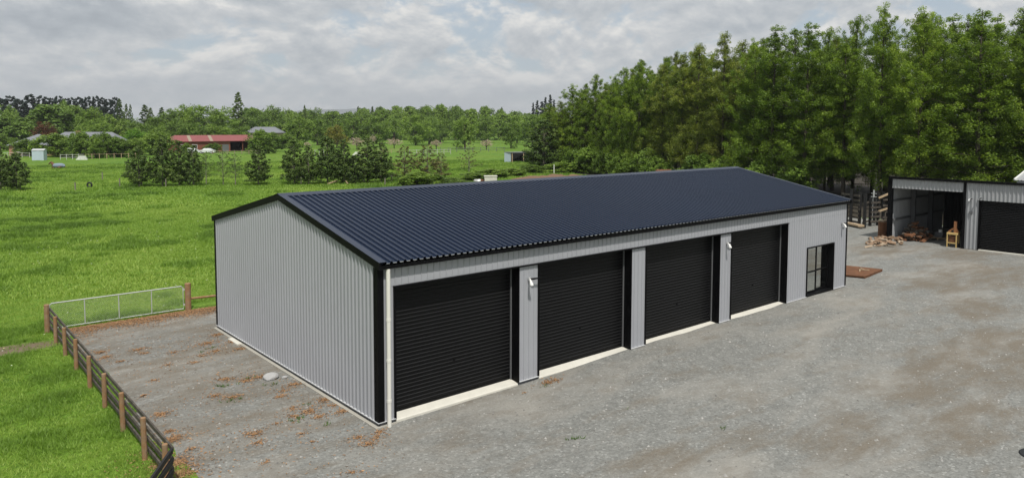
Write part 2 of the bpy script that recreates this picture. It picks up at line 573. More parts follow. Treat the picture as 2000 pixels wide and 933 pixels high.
# low far hills
mb = MB()
HV, HF = [], []
for j, u in enumerate(np.linspace(-500, 2500, 160)):
    d = 7600.
    p = colm(u, d)
    h = 60+150*math.exp(-((u-590)/170)**2)+70*math.exp(-((u-820)/120)**2)+120*math.exp(-((u-1500)/400)**2)
    h *= .8+.4*float(vnoise(np.array([u*.02]), np.array([.3]))[0])
    q = p+fh*1500
    HV += [tuple(p), (p[0]+fh[0]*700, p[1]+fh[1]*700, h*.75+8*random.random()), (q[0], q[1], h*1.25)]
for j in range(159):
    a = j*3
    HF += [(a, a+3, a+4, a+1), (a+1, a+4, a+5, a+2)]
mb.add(HV, HF)
tag(mb.build('hills', M['hills'], smooth=True), kind='structure')

# ------------------------------------------------------------------ large shed
ZB = .15
WD, LN = 12.7283*S, 26.7791*S
HW = 4.2*S+ZB
HR = 5.6724*S+ZB
HL = 3.6446*S+ZB
PX = [q*S for q in (.4631, 4.9625, 5.7523, 10.2794, 11.0527, 15.7494, 16.545, 21.0542)]
WX0, WX1, HWN = 22.8387*S, 25.5059*S, 2.3245*S+ZB
YR = WD/2
PITCHR = .19


def profile(u0, u1, pitch=PITCHR, h=.03, wb=.062, wt=.03, phase=0.):
    """breakpoints (u, height) of a trapezoid-rib sheet between u0 and u1"""
    pts = []
    k0 = int(math.floor((u0-phase)/pitch))-1
    k1 = int(math.ceil((u1-phase)/pitch))+1
    for k_ in range(k0, k1+1):
        c0 = phase+(k_+.5)*pitch
        pts += [(c0-wb/2, 0), (c0-wt/2, h), (c0+wt/2, h), (c0+wb/2, 0)]
    out = []

    def at_(u):
        for (a, ha), (b, hb) in zip(pts, pts[1:]):
            if a <= u <= b:
                return ha+(hb-ha)*(u-a)/max(b-a, 1e-9)
        return 0.
    out.append((u0, at_(u0)))
    out += [q for q in pts if u0+1e-4 < q[0] < u1-1e-4]
    out.append((u1, at_(u1)))
    return out


def sheet(name, mat, parent, O, U, Vd, N, u0, u1, lo, hi, **kw):
    """ribbed sheet: point = O + U*u + N*rib + Vd*v with v from lo(u) to hi(u)"""
    O, U, Vd, N = [np.array(q, float) for q in (O, U, Vd, N)]
    pr = profile(u0, u1, **kw)
    lo_ = lo if callable(lo) else (lambda u: lo)
    hi_ = hi if callable(hi) else (lambda u: hi)
    vs, fs = [], []
    for u, h in pr:
        vs += [O+U*u+N*h+Vd*lo_(u), O+U*u+N*h+Vd*hi_(u)]
    flip = np.dot(np.cross(U, Vd), N) < 0
    for i in range(len(pr)-1):
        a = 2*i
        q = (a, a+2, a+3, a+1)
        fs.append(q[::-1] if flip else q)
    mb_ = MB().add(vs, fs)
    return mb_.build(name, mat, parent)


shed = thing('large_shed', (LN/2, YR, 0), 'large grey steel shed with navy gable roof and four black roller doors', 'shed')
ex, ey, ez = (1, 0, 0), (0, 1, 0), (0, 0, 1)
nY, nX = (0, -1, 0), (-1, 0, 0)
# front cladding
KF = dict(h=.018, wb=.024, wt=.012)
sheet('wall_cladding', M['wall'], shed, (0, 0, 0), ex, ez, nY, .10, LN-.05, HL+.004, HW+.02, **KF)
sheet('wall_cladding', M['wall'], shed, (0, 0, 0), ex, ez, nY, .10, PX[0], ZB, HL, **KF)
for a, b in ((1, 2), (3, 4), (5, 6)):
    sheet('wall_cladding', M['wall'], shed, (0, 0, 0), ex, ez, nY, PX[a], PX[b], ZB, HL, **KF)
sheet('wall_cladding', M['wall'], shed, (0, 0, 0), ex, ez, nY, PX[7], WX0, ZB, HL, **KF)
sheet('wall_cladding', M['wall'], shed, (0, 0, 0), ex, ez, nY, WX0+.002, WX1-.002, HWN, HL, **KF)
sheet('wall_cladding', M['wall'], shed, (0, 0, 0), ex, ez, nY, WX1, LN-.05, ZB, HL, **KF)
# gable ends and back
slope = (HR-4.04)/(YR+.16)


def roof_z(y):
    return HR-abs(y-YR)*slope


sheet('gable_wall', M['wall'], shed, (0, 0, 0), ey, ez, nX, .09, WD-.05, ZB, lambda u: roof_z(u)-.06, h=.036, wb=.085, wt=.034)
sheet('gable_wall', M['wall'], shed, (LN, 0, 0), ey, ez, (1, 0, 0), .05, WD-.05, ZB, lambda u: roof_z(u)-.06)
sheet('back_wall', M['wall'], shed, (0, WD, 0), ex, ez, (0, 1, 0), .05, LN-.05, ZB, HW+.02)
# inner dark lining so that nothing shines through
mb = MB()
mb.add([(.02, .5, ZB), (.02, WD-.02, ZB), (.02, WD-.02, HW), (.02, .5, HW)], [(0, 1, 2, 3)])
mb.add([(.02, WD-.03, ZB), (LN-.02, WD-.03, ZB), (LN-.02, WD-.03, HW), (.02, WD-.03, HW)], [(0, 1, 2, 3)])
mb.build('inner_lining', M['plaster'], shed)
# roof
sl_n = np.array([0, -slope, 1.])
sl_n /= np.linalg.norm(sl_n)
OV = .16
d1 = np.array([0, -1, -slope])
ROOFL = YR+OV
for sgn, nm in ((-1, 'roof_slope'), (1, 'roof_slope')):
    dv = np.array([0, sgn, -slope], float)
    nn = np.array([0, sgn*slope, 1.])
    nn /= np.linalg.norm(nn)
    sheet(nm, M['roof'], shed, (0, YR, HR), ex, dv, nn, -.02, LN+.02, .0, ROOFL, h=.044, wb=.068, wt=.040)
# ridge cap
mb = MB()
for sgn in (-1, 1):
    a, b = .04, .24
    for x0, x1 in ((-.075, LN+.075),):
        zt = .045
        y0, y1 = YR, YR+sgn*b
        vs = [(x0, y0, HR+zt+.012), (x1, y0, HR+zt+.012), (x1, y1, HR-b*slope+zt), (x0, y1, HR-b*slope+zt), (x1, y1+sgn*.004, HR-b*slope+.02), (x0, y1+sgn*.004, HR-b*slope+.02)]
        mb.add(vs, [(0, 1, 2, 3) if sgn > 0 else (3, 2, 1, 0), (3, 2, 4, 5)])
mb.build('ridge_cap', M['ridge'], shed)
# barge flashings: flat band on the roof edge plus black board below
for xe, s_ in ((-.065, 1), (LN+.065, -1)):
    for sgn in (-1, 1):
        mb = MB()
        ye = YR+sgn*(ROOFL+.02)
        ze = HR-(ROOFL+.02)*slope
        xi = xe+s_*.20
        t = .046
        vs = [(xe, YR, HR+t), (xi, YR, HR+t), (xi, ye, ze+t), (xe, ye, ze+t)]
        mb.add(vs, [(0, 1, 2, 3)])
        mb.add([(xi, YR, HR+t), (xi, ye, ze+t), (xi+s_*.003, ye, ze+.0), (xi+s_*.003, YR, HR+.0)], [(0, 1, 2, 3)])
        mb.build('barge_cap', M['ridge'], shed)
        mb = MB()
        bh = .185
        mb.add([(xe, YR, HR+t-.004), (xe, ye, ze+t-.004), (xe, ye, ze+t-bh), (xe, YR, HR+t-bh)], [(0, 1, 2, 3)])
        mb.add([(xe+s_*.05, YR, HR+t-.01), (xe+s_*.05, ye, ze+t-.01), (xe+s_*.05, ye, ze+t-bh), (xe+s_*.05, YR, HR+t-bh)], [(3, 2, 1, 0)])
        mb.add([(xe, YR, HR+t-bh), (xe, ye, ze+t-bh), (xe+s_*.05, ye, ze+t-bh), (xe+s_*.05, YR, HR+t-bh)], [(0, 1, 2, 3)])
        mb.add([(xe, ye, ze+t-.004), (xe+s_*.05, ye, ze+t-.01), (xe+s_*.05, ye, ze+t-bh), (xe, ye, ze+t-bh)], [(0, 1, 2, 3)])
        mb.build('barge_board', M['black'], shed)
# gutters
for sgn, y0 in ((-1, 0.), (1, WD)):
    mb = MB()
    ya, yb = y0+sgn*.002, y0+sgn*.145
    mb.box(-.02, LN+.02, min(ya, yb), max(ya, yb), HW-.035, HW+.055)
    mb.build('gutter', M['black'], shed)
mb = MB()
for i in range(int(LN/PITCHR)):
    c0 = (i+1.)*PITCHR
    zz_ = HR-(ROOFL)*slope
    y_ = YR-ROOFL-.002
    hh = .020 if i % 7 else .013
    mb.box(c0-.05, c0+.045, y_-.006, y_, zz_-.014, zz_-.014+hh)
tag(mb.build('eave_lip', M['lip'], shed), kind='stuff')
# corner flashings
for xc, yc, sx, sy in ((0, 0, 1, 1), (0, WD, 1, -1), (LN, 0, -1, 1), (LN, WD, -1, -1)):
    mb = MB()
    wx = .135 if (xc == 0 and yc == 0) else .075
    wy = .16 if (xc == 0 and yc == 0) else .09
    o_ = .036
    mb.box(*(sorted((xc-sx*o_, xc+sx*wx))), *(sorted((yc-sy*o_, yc-sy*.03))), ZB+.003, HW-.04)
    mb.box(*(sorted((xc-sx*o_, xc-sx*.03))), *(sorted((yc-sy*.029, yc+sy*wy))), ZB+.003, HW+.0)
    mb.build('corner_flashing', M['black'], shed)
# slab, base band, drip edge, footing
mb = MB().box(.03, LN-.03, .42, WD-.03, -.1, ZB-.012)
mb.build('floor_slab', M['conc'], shed)
mb = MB()
mb.box(-.012, .02, -.012, WD+.01, .035, ZB-.02)
mb.build('base_band', M['dpc'], shed)
MB().box(LN-.02, LN+.012, .06, WD, .02, ZB-.02).build('base_band', M['dpc'], shed)
mb = MB()
mb.box(-.13, .03, -.075, WD+.05, -.06, .052)
mb.box(.03, PX[0]+.04, -.075, .03, -.06, .052)
mb.build('footing', M['conc'], shed)
mb = MB()
mb.box(-.05, .0, -.05, WD+.04, ZB-.018, ZB-.002)
mb.build('drip_edge', M['drip'], shed)
segs = [(-.0, PX[0]), (PX[1], PX[2]), (PX[3], PX[4]), (PX[5], PX[6]), (PX[7], WX0), (WX1, LN)]
for a, b in segs:
    MB().box(a+.001, b+.03, -.048, -.001, ZB-.018, ZB-.003).build('drip_edge', M['drip'], shed)
    MB().box(a+.001, b+.02, -.012, .02, .0, ZB-.02).build('base_band', M['dpc'], shed)
# head flashing over the doors
mb = MB()
mb.box(PX[0]-.01, PX[7]+.02, -.062, -.033, HL-.035, HL-.002)
mb.box(PX[0]-.01, PX[7]+.02, -.0325, -.002, HL-.012, HL-.002)
mb.build('head_flashing', M['black'], shed)
# roller doors
YD = .30
slat_mb = MB()
SP = .1


def slat_mesh(wd, nm):
    q = MB()
    prof = [(0, .016), (.006, .014), (.012, .0), (.078, .0), (.092, .012), (.1, .016)]
    vs, fs = [], []
    for z, y in prof:
        vs += [(0, y, z), (wd, y, z)]
    for i in range(len(prof)-1):
        a = 2*i
        fs.append((a, a+1, a+3, a+2))
    q.add(vs, fs)
    me_ = meshonly(q, nm, M['door'])
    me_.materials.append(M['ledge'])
    me_.polygons[3].material_index = 1  # upward slope gets the painted-in sky light
    return me_


for i in range(4):
    xa, xb = PX[2*i]+.055, PX[2*i+1]-.03
    zs = ZB+.01+(.0 if i == 0 else .012)
    # jambs
    for xj, s_, face in ((xa, 1, PX[2*i]), (xb, -1, PX[2*i+1])):
        mb = MB()
        mb.box(*sorted((xj, face)), -.036, -.004, ZB-.012, HL-.04)
        mb.box(*sorted((xj-s_*.012, xj)), -.003, YD+.09, ZB-.01, HL-.04)
        mb.build('door_jamb', M['black'], shed)
    mb = MB().box(xa, xb, -.003, YD+.09, HL-.045, HL-.03)
    mb.build('door_head', M['black'], shed)
    # sill
    mb = MB()
    sl0 = ZB-.045
    vs = []
    for x_ in (xa+.002, xb-.002):
        vs += [(x_, YD+.08, ZB+.006), (x_, YD+.02, ZB+.004), (x_, .0, sl0), (x_, -.02, sl0-.02), (x_, -.02, -.06), (x_, YD+.08, -.06)]
    fs = [(j, j+1, j+7, j+6) for j in range(5)]+[(0, 5, 4, 3, 2, 1), (6, 7, 8, 9, 10, 11)]
    mb.add(vs, fs)
    mb.build('door_sill', M['sill'], shed, bevel=.01)
    # curtain
    mb = MB()
    mb.box(xa+.001, xa+.05, YD-.05, YD-.012, ZB+.008, HL-.05)
    mb.box(xa+.052, xb-.052, YD-.01, YD+.03, ZB+.006, ZB+.06)
    dr = mb.build('roller_door', M['door'], shed)
    MB().box(xb-.05, xb-.016, YD-.05, YD-.012, ZB+.008, HL-.05).build('guide_rail', M['steeld'], dr)
    MB().tube([((xa+xb)/2, YD+.002, 1.12), ((xa+xb)/2, YD-.02, 1.12)], .028, 8).build('door_lock', M['black'], dr)
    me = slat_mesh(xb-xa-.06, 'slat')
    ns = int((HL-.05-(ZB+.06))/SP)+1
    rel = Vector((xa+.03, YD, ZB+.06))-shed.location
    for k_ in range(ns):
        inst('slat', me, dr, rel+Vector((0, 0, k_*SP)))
# glazed sliding door
SY = .24
mb = MB()
fw = .055
mb.box(WX0, WX0+fw, -.04, SY+.05, ZB-.02, HWN)
mb.box(WX1-fw, WX1, -.04, SY+.05, ZB-.02, HWN)
mb.box(WX0+fw, WX1-fw, -.04, SY+.05, HWN-.05, HWN-.001)
mb.box(WX0+fw, WX1-fw, -.02, SY+.05, ZB-.04, ZB+.03)
sd = mb.build('sliding_door', M['black'], shed)
xm = (WX0+WX1)/2
for a, b, yo in ((WX0+fw, xm+.03, .0), (xm-.03, WX1-fw, .06)):
    mb = MB()
    y0, y1 = SY-.07+yo, SY-.03+yo
    z0, z1 = ZB+.031, HWN-.051
    t = .065
    mb.box(a+.001, a+t, y0, y1, z0, z1)
    mb.box(b-t, b-.001, y0, y1, z0, z1)
    mb.box(a+t, b-t, y0, y1, z0, z0+.085)
    mb.box(a+t, b-t, y0, y1, z1-t, z1)
    mb.box(a+t, b-t, y0-.004, y1, 1.07, 1.07+.06)
    mb.build('door_frame', M['black'], sd)
    ym = (y0+y1)/2
    for za, zb_ in ((z0+.085, 1.07), (1.13, z1-t)):
        MB().add([(a+t, ym, za), (b-t, ym, za), (b-t, ym, zb_), (a+t, ym, zb_)], [(0, 1, 2, 3)]).build('pane', M['glass'], sd)
# downpipe
mb = MB()
mb.tube([(.22, -.105, HW-.04), (.22, -.105, .0)], .052, 12)
dp = mb.build('downpipe', M['pvc'], shed, smooth=False)
for z_ in (2.62, 1.62, .62):
    MB().tube([(.22, -.105, z_), (.22, -.105, z_+.07)], .060, 12).build('pipe_collar', M['pvc'], dp)
    MB().box(.20, .24, -.06, -.03, z_+.1, z_+.13).build('pipe_bracket', M['pvc'], dp)


# wall lights
def wall_light(x, y, z, nrm, label, grp=None, arm=.30, k=.66, hm='lampglass'):
    """swivel light: square mount, short dark side arm with sensor, round pale head turned down"""
    t = thing('wall_light', (x, y, z), label, 'light', grp)
    n_ = np.array(nrm, float)
    sd_ = np.array([n_[1], -n_[0], 0.])*-1.   # to the right when facing the wall from outside
    p = np.array([x, y, z])
    MB().bar(p+n_*.0, p+n_*.05, .08, .08).build('mount_plate', M['steel'], t)
    MB().tube([p+n_*.05, p+n_*.10+sd_*.06, p+n_*.11+sd_*arm], [.024, .030, .020], 6).build('arm', M['black'], t)
    mbq = MB()
    c0 = p+n_*.13-sd_*.06-np.array([0, 0, .05])
    mbq.tube([p+n_*.05, c0], [.02, .03], 6)
    mbq.tube([c0+np.array([0, 0, .03]), c0+n_*.02-np.array([0, 0, .02]), c0+n_*.05-np.array([0, 0, .09]), c0+n_*.06-np.array([0, 0, .12])], [.035*k, .06*k, .085*k, .088*k], 10)
    mbq.build('lamp_head', M[hm], t, smooth=True)
    return t


wall_light(4.82, -.03, 3.03, nY, 'pale swivel light on the grey pier closest to the white downpipe')
wall_light(14.58, -.03, 3.06, nY, 'pale swivel light on the grey pier farthest along from the downpipe')
wall_light(23.62, -.03, 3.03, nY, 'pale swivel light high above and right of the glazed door', arm=.2)

# ------------------------------------------------------------------ second shed
X2, YA, YB, YC, YE = 40.45, 4.75, .50, -.26, -7.2
H2, H2L, H2D = 4.13, 3.44, 3.02
D2 = 9.0
HB2 = H2-.62
sh2 = thing('open_shed', (X2+D2/2, (YA+YE)/2, 0), 'grey corrugated mono-pitch shed with one open bay and a roller door', 'shed')


def r2(x): return H2-(x-X2)*.62/D2


kw2 = dict(h=.034, wb=.10, wt=.05)
sheet('lintel_cladding', M['wall2'], sh2, (X2, 0, 0), ey, ez, nX, YB+.09, YA-.06, H2L, H2-.05, pitch=.21, **kw2)
sheet('wall_cladding', M['wall2'], sh2, (X2, 0, 0), ey, ez, nX, YC, YB-.07, .05, H2-.05, pitch=.21, **kw2)
sheet('wall_cladding', M['wall2'], sh2, (X2, 0, 0), ey, ez, nX, -6.0, YC-.002, H2D, H2-.05, pitch=.21, **kw2)
sheet('wall_cladding', M['wall2'], sh2, (X2, 0, 0), ey, ez, nX, YE, -6.002, .05, H2-.05, pitch=.21, **kw2)
sheet('side_wall', M['wall2'], sh2, (X2+.05, YA, 0), ex, ez, (0, 1, 0), .0, D2-.06, .03, lambda u: r2(X2+u)-.06, pitch=.21, **kw2)
sheet('side_wall', M['wall2'], sh2, (X2+.05, YE, 0), ex, ez, (0, -1, 0), .0, D2-.06, .03, lambda u: r2(X2+u)-.06, pitch=.21, **kw2)
sheet('back_wall', M['dark'], sh2, (X2+D2, 0, 0), ey, ez, (1, 0, 0), YE, YA, .03, HB2-.04, pitch=.21, **kw2)  # near-black colour puts the bay's inner shade into the cladding
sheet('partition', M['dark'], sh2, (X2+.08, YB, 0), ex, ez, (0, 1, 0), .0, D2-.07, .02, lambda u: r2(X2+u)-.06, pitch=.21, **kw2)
sheet('roof', M['wall2'], sh2, (X2, 0, H2), ey, (1, 0, -.62/D2), (0, 0, 1), YE-.1, YA+.1, -.10, D2+.1, pitch=.21, **kw2)
MB().box(X2-.14, X2-.005, YE-.12, YA+.16, H2-.10, H2+.05).build('fascia', M['black'], sh2)
MB().box(X2-.05, X2+.22, YA-.055, YA+.19, .0, H2-.11).build('bay_post', M['black'], sh2)
MB().box(X2-.05, X2+.16, YB-.065, YB+.085, .0, H2-.11).build('bay_post', M['black'], sh2)
for xq in (X2+3.0, X2+6.0):
    MB().box(xq, xq+.2, YA-.33, YA-.04, .0, r2(xq)-.08).build('inner_post', M['steeld'], sh2)
for zq in (1.3, 2.55):
    MB().box(X2+.25, X2+D2-.1, YA-.11, YA-.035, zq, zq+.13).build('wall_girt', M['steeld'], sh2)
MB().box(X2+3.0, X2+3.2, YB+.1, YA-.34, r2(X2+3)-.38, r2(X2+3)-.1).build('rafter', M['steeld'], sh2)
MB().box(X2-.045, X2+.10, YC-.075, YC-.004, .02, H2D-.01).build('door_jamb', M['black'], sh2)
MB().box(X2-.045, X2+.10, -6.0, -5.93, .02, H2D-.01).build('door_jamb', M['black'], sh2)
MB().box(X2-.10, X2+.25, -5.92, YC-.078, -.05, .085).build('door_sill', M['sill'], sh2)
dr = MB().box(X2+.10, X2+.14, -5.92, YC-.08, .09, .16).build('roller_door', M['door'], sh2)
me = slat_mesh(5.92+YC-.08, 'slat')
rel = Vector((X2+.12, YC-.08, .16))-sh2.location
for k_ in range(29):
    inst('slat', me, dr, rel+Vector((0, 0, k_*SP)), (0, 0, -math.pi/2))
wall_light(X2-.035, .16, 3.10, nX, 'white floodlight on the open shed pier beside its black bay post', arm=.12, k=.6, hm='steel')
wall_light(X2-.035, -.33, 3.16, nX, 'dark topped floodlight over the corner of the open shed roller door', arm=.1, k=.6, hm='steeld')
mb = MB().box(X2-.10, X2-.035, .03, .22, 2.18, 2.34)
mb.build('meter_box', M['steeld'], sh2, bevel=.01)

# roof of a third building behind
x3, y3 = 53.0, 1.35
sh3 = thing('back_shed', (x3+3, y3-4, 0), 'low shed with pale grey ribbed roof behind the open shed', 'shed')
sheet('roof', M['wall2'], sh3, (x3, 0, 3.55), ey, (1, 0, .22), (-.2, 0, 1), y3-9, y3, .0, 5.2, pitch=.21, **kw2)
MB().bar((x3, y3+.03, 3.59), (x3+5.2, y3+.03, 3.59+5.2*.22), .1, .12).build('barge_board', M['white'], sh3)
MB().box(x3+.1, x3+5.1, y3-8.9, y3-.1, 0, 3.5).build('wall', M['wall2'], sh3)

# ------------------------------------------------------------------ near fences and gate
FX = -4.78
fen = thing('rail_fence', (FX, 7.5, 0), 'post and rail fence with brown posts along the gravel edge', 'fence')
pys = [14.82, 13.1, 11.35, 9.55, 7.6, 5.75, 3.8, 1.85, .22]


def post_mesh(h, r, nm, cham=.02):
    q = MB()
    q.tube([(0, 0, -.3), (0, 0, h-.012), (0, 0, h)], [r, r*.97, r*.86], 9)
    return meshonly(q, nm, M['post'])


for i, y_ in enumerate(pys):
    h = .92+random.uniform(-.02, .03)
    inst('post', post_mesh(h+(.06 if i == 0 else 0), .09 if i == 0 else .060, 'post'), fen, (0, y_-7.5, 0), (random.uniform(-.02, .02), random.uniform(-.025, .02), random.random()*3))
for zc in (.83, .62, .41, .20):
    for a, b in ((0, 2), (2, 4), (4, 6), (6, 8)):
        ya, yb = pys[a]-.02, pys[b]+.02
        if b == 8:
            yb = .02
        j1, j2 = random.uniform(-.012, .012), random.uniform(-.012, .012)
        q = MB().bar((FX+.09, ya, zc+j1), (FX+.09, yb, zc+j2), .040, .088)
        q.build('rail', M['rail'], fen)
f2a, f2b = np.array([-4.72, -.02, 0]), np.array([-7.1, -3.95, 0])
fen2 = thing('corner_rail_fence', tuple((f2a+f2b)/2), 'short black stained rail fence turning off the corner of the gravel', 'fence')
dd = (f2b-f2a)/np.linalg.norm(f2b-f2a)
pp = np.array([-dd[1], dd[0], 0])
if pp[1] < 0:
    pp = -pp
for tq in (.45, .95):
    p = f2a+(f2b-f2a)*tq+pp*.11
    MB().tube([(p[0], p[1], -.3), (p[0], p[1], .93)], .085, 9).build('post', M['post'], fen2)
for zc in (.83, .62, .41, .20):
    a, b = f2a+np.array([0, 0, zc]), f2b+np.array([0, 0, zc+.01])
    MB().bar(a, b, .045, .11).build('rail', M['railb'], fen2)

GY = 15.05
gate = thing('mesh_gate', (-2.4, GY, 0), 'galvanised tube farm gate with wire mesh across the gravel entrance', 'gate')
gx0, gx1, gz0, gz1 = -4.66, -.13, .06, .97
q = MB()
q.tube([(gx0, GY, gz0), (gx0, GY, gz1-.07), (gx0+.07, GY, gz1), (gx1-.07, GY, gz1), (gx1, GY, gz1-.07), (gx1, GY, gz0), (gx0, GY, gz0)], .021, 7, False)
q.build('gate_frame', M['steel'], gate)
for x_ in (-3.56, -2.43, -1.29):
    MB().tube([(x_, GY, gz0+.02), (x_, GY, gz1-.02)], .017, 6).build('upright', M['steel'], gate)
q = MB()
wv, wf = [], []


def wire(a, b, t=.0022):
    global q
    q.bar(a, b, t, t, (0, 1, 0))


hgt = gz1-gz0-.06
sp = .075
k0 = gx0-hgt
while k0 < gx1:
    for dirn in (1, -1):
        xa, xb = (k0, k0+hgt) if dirn > 0 else (k0+hgt, k0)
        za, zb_ = gz0+.03, gz0+.03+hgt
        # clip to the frame
        lo, hi = gx0+.03, gx1-.03
        ts = [0., 1.]
        A_, B_ = np.array([xa, GY, za]), np.array([xb, GY, zb_])
        dx = xb-xa
        t0 = max(0, min((lo-xa)/dx, (hi-xa)/dx))
        t1 = min(1, max((lo-xa)/dx, (hi-xa)/dx))
        if t1-t0 > .05:
            wire(A_+(B_-A_)*t0, A_+(B_-A_)*t1)
    k0 += sp
tag(q.build('wire_mesh', M['steel'], gate), kind='stuff')
for z_ in (.22, .82):
    MB().box(gx1+.005, gx1+.075, GY-.03, GY+.03, z_-.03, z_+.03).build('hinge', M['steel'], gate)
tag(MB().tube([(.03, 14.97, -.3), (.03, 14.97, 1.06), (.03, 14.97, 1.08)], [.115, .115, .10], 10).build('gate_post', M['post']),
    'thick brown round post hanging the mesh gate', 'post')
sr = MB().tube([(.16, 15.0, .44), (3.4, 14.6, .42)], .045, 8).build('fence_rail', M['post'])
tag(sr, 'single brown pole rail running behind the shed from the gate post', 'rail')
MB().tube([(3.4, 14.6, -.3), (3.4, 14.6, .6)], .09, 8).build('post', M['post'], sr)

# ------------------------------------------------------------------ yard objects


def rock(loc, rad, seed, sz=.6, mat='rock'):
    import bmesh
    bm = bmesh.new()
    bmesh.ops.create_icosphere(bm, subdivisions=3, radius=1.)
    r_ = np.random.RandomState(seed)
    dirs = r_.normal(size=(9, 3))
    dirs /= np.linalg.norm(dirs, axis=1)[:, None]
    cut = r_.uniform(.55, .9, 9)
    for v_ in bm.verts:
        p = np.array(v_.co)
        for d_, c_ in zip(dirs, cut):
            s_ = p@d_
            if s_ > c_:
                p = p-d_*(s_-c_)*.8
        v_.co = p*np.array([rad, rad*.8, rad*sz])
    me_ = D.meshes.new('rock')
    bm.to_mesh(me_)
    bm.free()
    me_.materials.append(M[mat])
    o = D.objects.new('rock', me_)
    COL.objects.link(o)
    o.location = loc
    return o


p = gnd(529, 741)
tag(rock((p[0], p[1], .08), .235, 3, .55), 'pale grey boulder lying on gravel beside the gable wall', 'rock')
p = gnd(556, 739)
tag(rock((p[0], p[1], .05), .09, 5, .5), 'small pale stone next to the grey boulder', 'stone')
a, b = gnd(450, 661, .05), gnd(468, 672, .05)
tag(MB().bar(a, b, .16, .045).build('pale_board', M['sill']), 'short pale concrete strip on the ground by the gable footing', 'strip')

# rusty slab
sl_ = [(26.0, 1.9), (28.95, 2.3), (29.4, .55), (26.85, .32)]
slab = thing('rusty_steel_mat', (27.8, 1.3, 0), 'rust brown ribbed steel mat lying on gravel beside the large shed', 'steel mat')
A_, B_, C_, D_ = [np.array([q_[0], q_[1], 0]) for q_ in ((26.15, 2.1), (28.95, 2.25), (29.4, .55), (26.85, .32))]
q = MB()
q.add([tuple(s_+np.array([0, 0, z_])) for z_ in (.10, .15) for s_ in (A_, B_, C_, D_)], [(4, 7, 6, 5), (0, 1, 2, 3), (0, 4, 5, 1), (1, 5, 6, 2), (2, 6, 7, 3), (3, 7, 4, 0)])
q.build('plate', M['rust'], slab)
for i in range(13):
    t = (i+.5)/13
    a, b = D_+(C_-D_)*t, A_+(B_-A_)*t
    MB().bar(a+np.array([0, 0, .05])+(a-b)*.01, b+np.array([0, 0, .05]), .09, .10).build('bearer', M['rust'], slab)
for i, (s_, t, l_, an) in enumerate(((.55, .35, .5, .4), (.68, .3, .45, 1.9), (.78, .4, .4, .9), (.2, .7, .35, .8))):
    p = D_+(C_-D_)*s_+(A_-D_)*t+np.array([0, 0, .175])
    dv = np.array([math.cos(an), math.sin(an), 0])*l_/2
    tag(MB().bar(p-dv, p+dv, .05, .04).build('wood_offcut', M['timber']), 'pale wood offcut dropped on the rusty steel mat', 'offcut', 'offcuts on the rusty mat')

# round dark mat at the yard's edge
p = gnd(2003, 893)
q = MB()
q.tube([(p[0]+.26, p[1]-.2, .025), (p[0]+.26, p[1]-.2, .055)], [.40, .37], 28)
tag(q.build('rubber_mat', M['rubber']), 'round black rubber mat lying out on the open gravel', 'mat')

# stock yards behind, black posts and rails
sy = thing('stock_yard', (47.5, 8.6, 0), 'black timber stock yard rails and tall posts before the dark trees', 'stock yard')
posts = [(1661, 441, 2.75), (1678, 443, 2.55), (1688, 446, 2.5), (1699, 442, 2.1), (1714, 441, 2.45), (1724, 440, 2.2), (1733, 440, 2.2), (1707, 436, 2.0), (1646, 437, 2.3)]
PP = []
for (u, v, h) in posts:
    p = gnd(u, v)
    PP.append(p)
    MB().bar((p[0], p[1], -.3), (p[0], p[1], h), .17, .17, (0, 1, 0)).build('post', M['railb'], sy)


def yrail(i, j, z0, z1=None, mat='rail', wdt=.05, hh=.14):
    a, b = PP[i].copy(), PP[j].copy()
    dd_ = (b-a)/np.linalg.norm(b-a)
    off = np.array([-dd_[1], dd_[0], 0])
    off = off if off[0] < 0 else -off
    a, b = a+off*.115-dd_*.1, b+off*.115+dd_*.1
    a[2], b[2] = z0, z0 if z1 is None else z1
    MB().bar(a, b, wdt, hh).build('rail', M[mat], sy)


for z_ in (.35, .68, 1.0, 1.32, 1.64, 1.96, 2.3):
    yrail(8, 1, z_)
for z_ in (.4, .75, 1.1, 1.45, 1.8):
    yrail(2, 3, z_)
    yrail(3, 4, z_-.03)
for z_ in (.6, 1.05, 1.5, 1.95):
    yrail(5, 6, z_)
yrail(4, 6, 1.1, 1.35, 'timber')
yrail(4, 6, 2.1, 2.45, 'timber')
# heavy galvanised race gate in the yard
q = MB()
pa = gnd(1705, 430)
for k_ in range(7):
    q.box(pa[0]-.02, pa[0]+.02, pa[1]-.22, pa[1]+.22, .55+k_*.26, .59+k_*.26)
q.box(pa[0]-.03, pa[0]+.03, pa[1]-.05, pa[1]+.05, .2, 2.4)
q.build('ladder_gate', M['steel'], sy)
a, b = gnd(1655, 441), gnd(1682, 447)
q = MB().bar((a[0], a[1], .22), (b[0], b[1], .22), .5, .13)
tag(q.build('timber_beam', M['timber']), 'thick sawn timber beam lying in front of the stock yard', 'beam')
a, b = a+np.array([.3, .3, 0]), b+np.array([-.3, -.1, 0])
MB().bar((a[0], a[1], .07), (a[0]+.5, a[1]+.2, .07), .2, .16).build('bearer', M['rail'], D.objects['timber_beam'])
MB().bar((b[0], b[1], .07), (b[0]+.5, b[1]+.2, .07), .2, .16).build('bearer', M['rail'], D.objects['timber_beam'])

